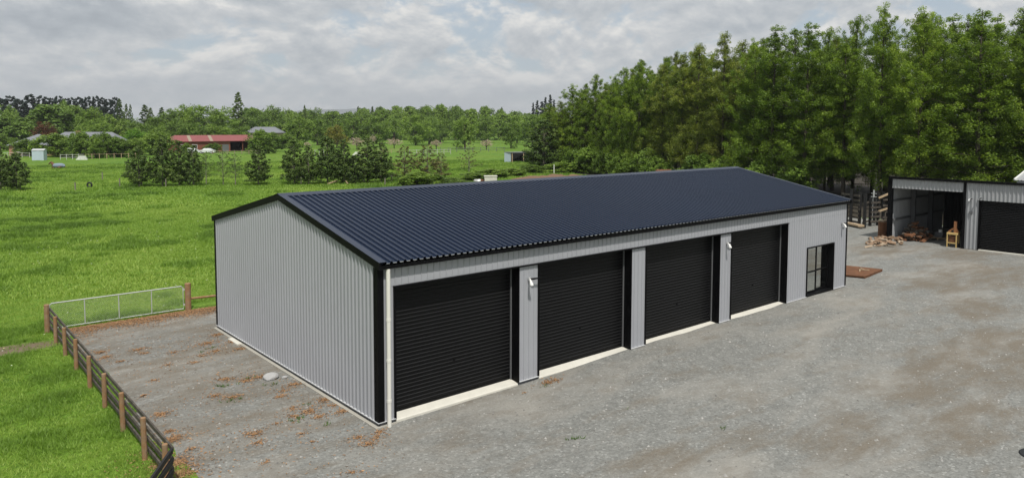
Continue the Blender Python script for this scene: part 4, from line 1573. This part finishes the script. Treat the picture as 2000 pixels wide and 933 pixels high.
# conifers in the paddock
CL = 'bushy dark green conifer in the paddock hedge row'
CG = 'conifers of the paddock hedge row'
for (u, v, vt, wp, key) in ((2, 372, 302, 52, 'con'), (33, 372, 306, 56, 'con'), (272, 365, 293, 60, 'con'), (318, 364, 278, 60, 'con'), (350, 363, 283, 50, 'con'), (378, 362, 292, 46, 'con'), (403, 361, 302, 36, 'sparse0'),
                            (436, 361, 300, 40, 'sparse0'), (460, 361, 306, 38, 'sparse0'), (505, 361, 290, 50, 'con'), (575, 360, 282, 56, 'con'), (603, 360, 290, 44, 'con'), (640, 359, 274, 62, 'con'), (672, 358, 280, 50, 'con'), (718, 357, 276, 70, 'con'),
                            (745, 356, 284, 56, 'con'), (790, 354, 290, 62, 'bron'), (835, 352, 288, 70, 'bron'), (862, 348, 302, 40, 'bron'), (916, 336, 280, 46, 'sparse1'), (10, 360, 318, 40, 'con'), (692, 358, 308, 50, 'con')):
    p = gnd(u, v)
    d = depth(p)
    h, wd = 1.1*ztop(vt, d), 1.1*wp*d/F
    var = None
    lb, gr = CL, CG
    if key.startswith('sparse'):
        var = int(key[-1])
        lb = 'thin open conifer with bare pale stem in the hedge row' if var == 0 else 'lone bronze green sapling standing clear of the hedge row'
        gr = 'thin conifers of the hedge row' if var == 0 else None
        key = 'sparse'
    if key == 'bron':
        lb, gr = 'reddish bronze conifer at the end of the paddock hedge row', 'bronze conifers of the hedge row'
    plant('hedge_conifer' if key != 'sparse' else 'open_conifer', key, p, h, wd, lb, 'conifer', gr, var)
for u, v in ((200, 352), (147, 372), (40, 372), (277, 364), (324, 365), (588, 361), (670, 357), (711, 356), (765, 355), (752, 362), (7, 366), (234, 366)):
    p = gnd(u, v)
    q = MB().tube([(p[0], p[1], -.2), (p[0], p[1], random.uniform(.85, 1.1))], .07, 7)
    tag(q.build('paddock_post', M['barkp']), 'short weathered timber post standing in the paddock', 'post', 'loose posts in the paddock')
a, b, c_ = gnd(640, 361), gnd(671, 357), gnd(680, 361)
q = MB().tube([(a[0], a[1], .1), (a[0]*.5+b[0]*.5, a[1]*.5+b[1]*.5, .35), (b[0], b[1], .55), (c_[0], c_[1], .12)], [.10, .11, .12, .05], 7)
tag(q.build('fallen_branch', M['timber']), 'pale fallen branch lying in front of the hedge row', 'branch')
# tyre
p = gnd(175, 366)
q = MB()
n_ = 22
ring = []
for j in range(n_):
    a = 2*math.pi*j/n_
    c0 = np.array([p[0]+math.cos(a)*.26*rgt[0], p[1]+math.cos(a)*.26*rgt[1], .30+math.sin(a)*.26])
    ring.append(c0)
q.tube(ring+[ring[0]], .10, 8, False)
tag(q.build('tyre', M['rubber']), 'black tyre standing upright in the paddock grass', 'tyre')


# horse lying down in a blue rug
def horse(u, v):
    p = gnd(u, v)
    t = thing('horse', (p[0], p[1], 0), 'chestnut horse lying on the pasture wearing a blue grey rug', 'horse', rz=-YAW)
    q = MB()
    # spine from rump to poll, then down the face; x to the picture's right
    pts = [(1.02, 0, .30), (.86, 0, .46), (.5, 0, .50), (.05, 0, .48), (-.38, 0, .50), (-.62, 0, .66), (-.84, 0, .95), (-.96, 0, 1.15), (-1.10, 0, 1.10), (-1.26, -.02, .92), (-1.40, -.03, .76)]
    rad = [.12, .33, .42, .45, .40, .30, .21, .15, .13, .10, .07]
    q.tube(pts, rad, 12)
    for sy_ in (-1, 1):
        q.tube([(-.45, .2*sy_, .38), (-.75, .30*sy_, .16), (-.35, .34*sy_, .07), (-.15, .34*sy_, .06)], [.15, .09, .05, .045], 7)
        q.tube([(.7, .22*sy_, .38), (.25, .42*sy_, .20), (.72, .46*sy_, .10), (.35, .5*sy_, .06)], [.22, .13, .06, .045], 7)
        q.tube([(-.97, .06*sy_, 1.22), (-.99, .08*sy_, 1.36)], [.04, .01], 5)
    q.tube([(1.05, 0, .34), (1.25, .05, .2), (1.4, .1, .05)], [.06, .07, .02], 6)
    me_ = meshonly(q, 'body', M['chestnut'], True)
    inst('body', me_, t)
    q = MB()
    q.tube([(1.04, 0, .32), (.88, 0, .48), (.5, 0, .53), (.05, 0, .51), (-.38, 0, .53), (-.58, 0, .62)], [.16, .36, .46, .49, .44, .35], 14, False)
    inst('rug', meshonly(q, 'rug', M['bluerug'], True), t)
    q = MB()
    for k_ in range(8):
        f = k_/7
        q.tube([(-.5-.45*f, .0, .98+.25*f-.02), (-.44-.42*f, .12, .80+.25*f)], [.04, .015], 4)
    inst('mane', meshonly(q, 'mane', M['rust'], True), t)
    t.scale = (1.1, 1.1, .92)


horse(113, 329)

# pale blue hutch
p = gnd(78, 313)
hu = thing('garden_hut', (p[0], p[1], 0), 'small pale blue iron hut at the paddock edge by the farmhouse', 'hut', rz=-YAW+.25)


def local(parent, mb_, name, mat, **kw_):
    return inst(name, meshonly(mb_, name, mat), parent)


local(hu, MB().box(-1.15, 1.05, -1, 1, 0, 2.1), 'wall', M['hutch'])
q = MB()
q.add([(-1.25, -1.1, 2.1), (1.15, -1.1, 2.1), (1.15, 0, 2.45), (-1.25, 0, 2.45), (1.15, 1.1, 2.1), (-1.25, 1.1, 2.1)], [(0, 1, 2, 3), (3, 2, 4, 5), (0, 3, 5), (1, 4, 2)])
local(hu, q, 'roof', M['steel'])
local(hu, MB().box(-.4, .4, -1.03, -1.003, .05, 1.9), 'door', M['hutch'])


# field shelter
p, p2 = gnd(985, 317), gnd(1042, 318)
fs_ = thing('field_shelter', (p[0], p[1], 0), 'low open fronted field shelter with pale iron side near the plantation', 'shelter', rz=-YAW)
L = 6.2
local(fs_, MB().add([(0, 0, 0), (1.35, -.9, 0), (1.35, -.9, 2.0), (0, 0, 2.05), (.02, .06, 0), (1.37, -.84, 0), (1.37, -.84, 2.0), (.02, .06, 2.05)], [(0, 1, 2, 3), (7, 6, 5, 4), (0, 3, 7, 4), (1, 5, 6, 2)]), 'side_wall', M['hutch'])
q = MB().add([(-.15, .1, 2.08), (1.35, -1.1, 2.02), (L+1.4, -1.0, 2.02), (L, 2.4, 2.12), (-.15, .1, 2.14), (1.35, -1.1, 2.09), (L+1.4, -1.0, 2.09), (L, 2.4, 2.2)], [(3, 2, 1, 0), (4, 5, 6, 7), (0, 1, 5, 4), (1, 2, 6, 5), (2, 3, 7, 6)])
local(fs_, q, 'roof', M['steeld'])
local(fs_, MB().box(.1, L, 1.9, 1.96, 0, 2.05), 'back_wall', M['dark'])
for xq in (1.55, 3.9, L+1.1):
    local(fs_, MB().box(xq, xq+.16, -.95, -.79, 0, 2.0), 'post', M['timber'])

# rough ground behind the big shed
def mound(name, u0, u1, v, h, wdt, mat, seed, label, cat):
    a, b = gnd(u0, v), gnd(u1, v-3)
    n_, m_ = 70, 18
    V_, F_ = [], []
    r_ = np.random.RandomState(seed)
    for i in range(n_):
        s_ = i/(n_-1)
        c0 = a+(b-a)*s_
        for j in range(m_):
            t_ = j/(m_-1)*2-1
            hh = h*math.sin(math.pi*s_)**.6*max(0, 1-t_*t_)*(.35+.7*float(vnoise(np.array([s_*9.+seed]), np.array([t_*2.5]))[0])+.55*float(vnoise(np.array([s_*31.+seed]), np.array([t_*6.]))[0]))
            V_.append((c0[0]+fh[0]*t_*wdt, c0[1]+fh[1]*t_*wdt, hh-.03))
    for i in range(n_-1):
        for j in range(m_-1):
            k_ = i*m_+j
            F_.append((k_, k_+m_, k_+m_+1, k_+1))
    o = MB().add(V_, F_).build(name, mat, smooth=True)
    return tag(o, label, cat)


mound('soil_mound', 995, 1190, 352, .6, 3.2, M['soil'], 2, 'long bare brown soil mound behind the navy roof ridge', 'soil mound')
for (u, v, h, wd) in ((815, 364, 1.9, 5.5), (845, 361, 1.5, 4.5), (880, 362, 1.0, 4.), (925, 352, 1.1, 5.), (960, 346, 1.3, 6.), (1000, 343, 1.2, 5.), (1040, 338, 1.4, 5.), (1100, 337, 1.8, 6.), (1140, 338, 1.6, 5.), (1180, 334, 1.9, 6.), (900, 364, .8, 4.)):
    plant('scrub_bush', 'gard', gnd(u, v), h, wd, 'low green scrub bush on rough ground behind the navy roof', 'bush', 'scrub bushes behind the large shed')
p = gnd(958, 357)
jk = thing('cream_box', (p[0], p[1], 0), 'cream painted crate dumped on rough ground behind the navy ridge', 'crate', rz=-YAW+.1)
local(jk, MB().box(-.8, .8, -.6, .6, 0, .85), 'crate_body', M['sill'])
local(jk, MB().box(-.86, .86, -.66, .66, .85, .93), 'lid', M['sill'])
for k_, (u, m_) in enumerate(((930, 'rock'), (940, 'rust'), (948, 'rust'), (936, 'white'))):
    p = gnd(u, 357)
    tag(rock((p[0], p[1], .22), .42, 60+k_, .62, m_), {'rock': 'pale rubble lump in the dump pile behind the navy ridge', 'rust': 'rusty brown lump in the dump pile beside the cream crate', 'white': 'white lump in the dump pile beside the cream crate'}[m_], 'rubble', 'rusty rubble lumps' if m_ == 'rust' else None)
p = gnd(1082, 340)
tag(MB().box(p[0]-.05, p[0]+.05, p[1]-.05, p[1]+.05, -.1, 1.5).build('white_stake', M['white']), 'thin white marker stake beside the soil mound', 'stake')
p = colm(1297, 78)
tk = thing('rusty_tank', (p[0], p[1], 0), 'rusty brown tank top showing just over the navy roof ridge', 'tank', rz=-YAW)
q = MB()
q.tube([(-.9, 0, 2.25), (-.75, 0, 2.25), (.75, 0, 2.25), (.9, 0, 2.25)], [.42, .58, .58, .42], 14)
local(tk, q, 'tank_body', M['rust'])
for xq in (-.6, .6):
    local(tk, MB().box(xq-.08, xq+.08, -.4, .4, 0, 1.75), 'stand_leg', M['steeld'])

# ------------------------------------------------------------------ farm buildings in the distance
pL, pR = gnd(342, 298.5), gnd(497, 295)
ax = (pR-pL)/np.linalg.norm(pR-pL)
rzb = math.atan2(ax[1], ax[0])
BL = float(np.linalg.norm(pR-pL))
barn = thing('red_barn', (pL[0], pL[1], 0), 'long red brown barn with red iron roof across the paddock', 'barn', rz=rzb)
bh, bd = 3.1, 9.
local(barn, MB().box(0, BL*.68, 0, .2, 0, bh), 'front_wall', M['redwall'])
local(barn, MB().box(0, .2, .2, bd, 0, bh), 'end_wall', M['redwall'])
local(barn, MB().box(BL-.2, BL, .2, bd, 0, bh), 'end_wall', M['redwall'])
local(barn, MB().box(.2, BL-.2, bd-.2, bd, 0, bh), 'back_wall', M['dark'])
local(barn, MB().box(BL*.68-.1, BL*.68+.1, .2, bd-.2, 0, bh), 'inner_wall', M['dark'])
q = MB()
q.add([(-.35, -.35, bh), (BL+.3, -.35, bh), (BL+.3, bd/2, bh+1.65), (1.7, bd/2, bh+1.65), (BL+.3, bd+.35, bh), (-.35, bd+.35, bh)], [(0, 1, 2, 3), (3, 2, 4, 5), (0, 3, 5), (1, 4, 2)])
rf = local(barn, q, 'roof', M['redroof'])
for t_ in (.16, .42):
    x0 = BL*t_
    sl2 = 1.65/(bd/2+.35)
    q = MB().add([(x0, -.36, bh+.02), (x0+.9, -.36, bh+.02), (x0+2.1, bd/2-.2, bh+1.65-.05), (x0+1.2, bd/2-.2, bh+1.65-.05)], [(0, 1, 2, 3)])
    local(rf, q, 'skylight_sheet', M['fawn'])
local(rf, MB().box(-.35, BL+.3, -.44, -.36, bh-.15, bh+.02), 'gutter', M['redroof'])
local(barn, MB().box(BL*.575, BL*.66, -.04, -.003, 0, 2.1), 'door', M['steeld'])
for t_ in (.06, .20):
    wq = local(barn, MB().box(BL*t_, BL*t_+1.5, -.06, -.003, 1.0, 2.2), 'window', M['white'])
    local(wq, MB().box(BL*t_+.1, BL*t_+1.4, -.075, -.062, 1.1, 2.1), 'pane', M['dark'])
local(barn, MB().box(BL*.84, BL*.84+.18, -.02, .16, 0, bh), 'bay_post', M['redwall'])
local(barn, MB().box(BL-.22, BL-.02, -.03, .17, 0, bh), 'bay_post', M['white'])


def hip_roof(parent, x0, x1, y0, y1, z0, h, mat, name='roof'):
    k_ = (y1-y0)/2
    q_ = MB().add([(x0, y0, z0), (x1, y0, z0), (x1, y1, z0), (x0, y1, z0), (x0+k_, (y0+y1)/2, z0+h), (x1-k_, (y0+y1)/2, z0+h)], [(0, 1, 5, 4), (2, 3, 4, 5), (1, 2, 5), (3, 0, 4)])
    return local(parent, q_, name, mat)


# farmhouse
pL = gnd(18, 304)
fhse = thing('farmhouse', (pL[0], pL[1], 0), 'low pinkish brick farmhouse with grey hipped roofs among garden trees', 'house', rz=-YAW+.12)
local(fhse, MB().box(0, 9.5, 0, 9, 0, 2.5), 'wall', M['brick'])
local(fhse, MB().box(6, 24.5, 5, 12, 0, 2.5), 'wall', M['brick'])
hip_roof(fhse, -.5, 10, -.5, 9.5, 2.5, 2.7, M['slate'])
rf = hip_roof(fhse, 5, 25, 4, 12.5, 2.55, 3.2, M['slate'])
local(rf, MB().box(12.2, 13.3, 7.4, 8.4, 4.8, 6.0), 'chimney', M['brick'])
for xq in (1.2, 5.8):
    wq = local(fhse, MB().box(xq, xq+1.8, -.05, -.003, .9, 2.1), 'window', M['white'])
    local(wq, MB().box(xq+.12, xq+1.68, -.07, -.052, 1.0, 2.0), 'pane', M['dglass'])
for xq in (14, 18, 21.5):
    wq = local(fhse, MB().box(xq, xq+1.6, 4.95, 4.997, .9, 2.1), 'window', M['white'])
    local(wq, MB().box(xq+.12, xq+1.48, 4.93, 4.948, 1.0, 2.0), 'pane', M['dglass'])
pL = colm(478, 300)
fh2 = thing('distant_house', (pL[0], pL[1], 0), 'distant cream house with long grey tiled roof beyond the red barn', 'house', rz=-YAW)
local(fh2, MB().box(.3, 14.4, .3, 6, 0, 4.7), 'wall', M['fawn'])
hip_roof(fh2, -.3, 15, -.3, 6.6, 4.7, 2.4, M['slate'])
wq = local(fh2, MB().box(8, 10, .24, .297, 2.8, 4.2), 'window', M['white'])
local(wq, MB().box(8.1, 9.9, .22, .238, 2.9, 4.1), 'pane', M['dglass'])


# cars
def car(u, v, label, rz, mat):
    p = gnd(u, v)
    t = thing('parked_car', (p[0], p[1], 0), label, 'car', rz=rz)
    prof = [(-2.1, .35), (-2.15, .7), (-1.95, .92), (-1.1, 1.0), (-.55, 1.40), (.75, 1.42), (1.5, 1.02), (2.05, .92), (2.15, .6), (2.1, .35)]
    q = MB()
    vs = []
    for sy_, k_ in ((-.85, 1.), (.85, 1.)):
        for x_, z_ in prof:
            yy = sy_*(1. if z_ < 1.05 else .8)
            vs.append((x_, yy, z_))
    n_ = len(prof)
    fs = [(j, j+1, n_+j+1, n_+j) for j in range(n_-1)]+[(n_-1, 0, n_, 2*n_-1), tuple(range(n_-1, -1, -1)), tuple(range(n_, 2*n_))]
    q.add(vs, fs)
    bd_ = inst('body', meshonly(q, 'body', mat), t)
    for sy_ in (-1, 1):
        q = MB().add([(-.95, sy_*.835, 1.02), (1.25, sy_*.835, 1.04), (.7, sy_*.70, 1.36), (-.5, sy_*.70, 1.34)], [(0, 1, 2, 3)])
        local(t, q, 'side_window', M['dglass'])
        for xq in (-1.3, 1.3):
            wq = local(t, MB().tube([(xq, sy_*.72, .32), (xq, sy_*.90, .32)], .32, 16), 'wheel', M['rubber'])
            local(wq, MB().tube([(xq, sy_*.901, .32), (xq, sy_*.915, .32)], .19, 12), 'rim', M['steel'])
        local(t, MB().box(-2.17, -2.05, sy_*.68-.14, sy_*.68+.14, .66, .8), 'headlight', M['lampglass'])
    q = MB().add([(-1.05, -.68, 1.04), (-1.05, .68, 1.04), (-.58, .60, 1.375), (-.58, -.60, 1.375)], [(0, 1, 2, 3)])
    local(t, q, 'windscreen', M['dglass'])
    return t


car(404, 300, 'white saloon car parked in front of the red barn', -YAW+.15, M['carpaint'])
car(371, 299, 'white car half hidden by conifers near the red barn window', -YAW-.2, M['carpaint'])

# white rail fences far off
def rail_run(u0, v0, u1, v1, nposts, mat, label, h=1.1, nr=2, cat='fence', rw=.075):
    a, b = gnd(u0, v0), gnd(u1, v1)
    t = thing('paddock_fence', tuple((a+b)/2), label, cat)
    for i in range(nposts):
        p_ = a+(b-a)*i/(nposts-1)
        MB().bar((p_[0], p_[1], -.1), (p_[0], p_[1], h+.1), .10, .10, (0, 1, 0)).build('post', mat, t)
    for j in range(nr):
        z_ = h*(j+1)/nr-.05
        for i in range(nposts-1):
            pa_, pb_ = a+(b-a)*i/(nposts-1), a+(b-a)*(i+1)/(nposts-1)
            MB().bar((pa_[0], pa_[1], z_), (pb_[0], pb_[1], z_), .05, rw).build('rail', mat, t)
    return t


rail_run(0, 307, 58, 308, 5, M['fwhite'], 'white rail fence by the farmhouse left of the pale hut')
rail_run(118, 312, 165, 311, 5, M['fwhite'], 'white rail fence in front of the dark garden trees')
rail_run(800, 303, 880, 301, 7, M['fwhite'], 'white jumping rails behind the bronze conifers', 1.3)
rail_run(615, 306, 632, 305, 3, M['fwhite'], 'white jump stand showing between hedge row conifers', 1.6, 1)
rail_run(700, 300, 780, 299, 6, M['timber'], 'timber rail fence beyond the hedge row below the blossom trees')
rail_run(860, 297, 985, 296, 9, M['steeld'], 'grey rail fence along the far lawn beyond the sapling', 1.2, 2)
rail_run(415, 302, 500, 301, 7, M['fawn'], 'pale rail fence in front of the red barn', 1.0, 2)
rail_run(165, 311, 265, 309, 8, M['timber'], 'timber wire fence line below the garden trees', 1.1, 1, rw=.05)
for k_, (u, v) in enumerate(((160, 312), (154, 308), (697, 303))):
    p = gnd(u, v)
    t = thing('white_plank_stack', (p[0], p[1], 0), ('stack of white planks by the white rail fence', 'second stack of white planks behind the first by the rail fence', 'white planks stacked under the pink blossom')[k_], 'planks', rz=-YAW+.3)
    for j in range(4):
        local(t, MB().box(-1.1+.2*j, 1.1-.1*j, -.3, .3-.1*j, .22*j, .22*j+.16), 'plank', M['white'])

# ------------------------------------------------------------------ trees in the distance
def far(name, key, u, d, vt, wp, label, group=None, cat='tree', var=None):
    return plant(name, key, colm(u, d), ztop(vt, d), wp*d/F, label, cat, group, var)


for u, vt, wp in ((-20, 196, 44), (2, 193, 44), (24, 189, 46), (42, 196, 40), (62, 187, 44), (86, 190, 42), (104, 193, 40), (118, 189, 34), (133, 194, 34), (142, 193, 30), (158, 192, 36), (174, 191, 32), (190, 190, 32), (203, 193, 30), (214, 195, 30), (228, 191, 28)):
    far('dark_pine', 'pine', u, 360+random.uniform(-15, 25), vt, wp*1.15, 'blue black pine on the far skyline behind the farmhouse', 'pines on the skyline')
for u, vt, wp in ((236, 194, 24), (249, 204, 16), (257, 205, 14), (285, 206, 34), (296, 212, 26), (318, 211, 30)):
    far('dark_conifer', 'spire', u, 330, vt, wp*1.2, 'narrow dark conifer standing between skyline pines and poplars', 'narrow skyline conifers')
far('tall_spire_conifer', 'spire', 467, 300, 181, 44, 'tall tapering conifer rising above the red barn')
far('spire_sapling', 'spire', 596, 320, 206, 18, 'thin pointed conifer tip above the far wood')
far('willow_tree', 'willow', 97, 250, 203, 112, 'big rounded pale green willow behind the farmhouse roof')
for u, d, vt, wp in ((8, 240, 228, 60), (42, 235, 238, 64), (150, 265, 205, 60), (62, 255, 225, 60)):
    far('pale_garden_tree', 'willow', u, d, vt, wp, 'pale green rounded tree beside the big willow', 'pale trees around the willow')
far('copper_tree', 'copper', 88, 215, 240, 48, 'copper red tree behind the farmhouse roof')
for u, d, vt, wp in ((0, 215, 262, 50), (20, 300, 207, 60), (125, 300, 198, 60), (185, 240, 212, 56), (215, 250, 226, 56), (240, 255, 236, 50), (170, 225, 238, 40), (262, 270, 232, 46), (200, 228, 240, 50), (305, 255, 228, 60), (330, 262, 216, 60), (270, 238, 250, 30),
                     (355, 268, 208, 62), (385, 262, 204, 70), (415, 270, 210, 66), (440, 275, 212, 60), (345, 245, 232, 60), (460, 255, 238, 50), (380, 240, 240, 60), (420, 245, 242, 60), (495, 340, 212, 60), (530, 350, 208, 56), (312, 232, 248, 44), (290, 235, 262, 50)):
    far('farm_tree', 'round', u, d, vt, wp*1.1, 'mid green rounded tree in the belt behind the red barn and farmhouse', 'tree belt behind the farm')
for u, v, vt, wp in ((52, 305, 272, 52), (110, 306, 261, 80), (140, 307, 268, 50), (160, 308, 256, 56), (186, 309, 268, 40), (205, 308, 258, 54), (228, 307, 268, 40)):
    p = gnd(u, v)
    d = depth(p)
    plant('garden_tree', 'gard', p, ztop(vt, d), wp*d/F, 'dense dark green garden tree in front of the farmhouse', 'tree', 'dense garden trees before the farmhouse')
p = gnd(262, 304)
far('lime_tree', 'lime', 262, 205, 253, 62, 'vivid lime green tree between the farmhouse and the red barn')
for u, v, vt, wp in ((240, 307, 272, 50), (265, 306, 270, 50), (295, 303, 262, 60), (312, 302, 258, 50), (508, 300, 252, 54), (530, 296, 258, 60), (555, 290, 262, 50), (520, 300, 268, 40), (365, 299, 280, 24), (405, 297.5, 284, 20), (420, 298, 280, 30), (545, 280, 240, 60)):
    p = gnd(u, v)
    d = depth(p)
    plant('yard_shrub', 'gard', p, ztop(vt, d), wp*d/F, 'rounded green shrub growing close around the red barn', 'shrub', 'shrubs around the red barn')
# the long far wood
fw_n = 0
for row, (d, dv) in enumerate(((400, 4), (420, 0), (445, -2))):
    u = 480+row*12
    while u < 1100:
        vt = 210+dv*.5+6*math.sin(u*.013)+random.uniform(-5, 5)
        far('wood_tree', 'far' if random.random() < .8 else 'round', u, d+random.uniform(-8, 8), vt, random.uniform(36, 52), 'green tree in the long wood closing off the far lawn', 'trees of the far wood')
        u += random.uniform(24, 34)
for u, vt in ((700, 208), (712, 212), (728, 208), (745, 210), (890, 213), (980, 209)):
    far('wood_conifer', 'spire', u, 470, vt, 18, 'dark conifer tip above the far wood', 'conifer tips in the far wood')
# trees on the lawn in front of the wood
for u, v, vt, wp in ((585, 288, 224, 66), (620, 284, 232, 60), (640, 288, 240, 50), (690, 281, 228, 60), (735, 281, 226, 60), (770, 279, 230, 56), (812, 284, 222, 66), (838, 282, 226, 56), (908, 291, 222, 60), (860, 279, 230, 54), (950, 279, 226, 56), (998, 290, 230, 52), (1010, 280, 224, 56), (1040, 283, 222, 60), (1075, 280, 214, 60)):
    p = gnd(u, v)
    d = depth(p)
    plant('lawn_tree', 'round', p, ztop(vt, d), wp*d/F, 'mid green tree standing on the lawn in front of the far wood', 'tree', 'trees on the far lawn')
far('yellow_tree', 'yellow', 658, 250, 246, 46, 'yellowish tree behind the hedge row before the far wood')
for u, v, vt, wp in ((697, 292, 270, 38), (728, 284, 265, 14), (770, 290, 271, 32), (852, 292, 274, 28), (950, 293, 273, 30), (600, 290, 278, 18)):
    p = gnd(u, v)
    d = depth(p)
    plant('blossom_tree', 'blossom', p, ztop(vt, d), wp*d/F, 'small pink white blossom tree on the far lawn', 'tree', 'blossom trees on the far lawn')
for u, vt, wp in ((1042, 202, 14), (1050, 198, 16), (1058, 200, 20), (1066, 192, 16), (1073, 187, 16), (1080, 196, 14)):
    far('dark_cypress', 'colm', u, 430, vt, wp*1.1, 'dark columnar cypress above the far wood by the plantation', 'dark cypresses')
print('objects', len(D.objects), 'plantation', cnt)

# ------------------------------------------------------------------ air
hb = MB().box(-9400, 9400, -9400, 9400, -1.0, 420.)
hm, hk, hout = make('haze_air')
pv = hk.n('ShaderNodeVolumePrincipled', None, Color=(.92, .955, 1.0, 1), Density=HAZE)
pv.inputs['Anisotropy'].default_value = .2
hm.node_tree.links.new(pv.outputs[0], hout.inputs['Volume'])
tag(hb.build('haze', hm), 'pale even haze in the air over the countryside', 'haze', kind='stuff')
tris = sum(len(me.polygons)*2 if len(me.polygons) and me.polygons[0].loop_total == 4 else len(me.polygons) for me in D.meshes)
print('approx tris', tris)
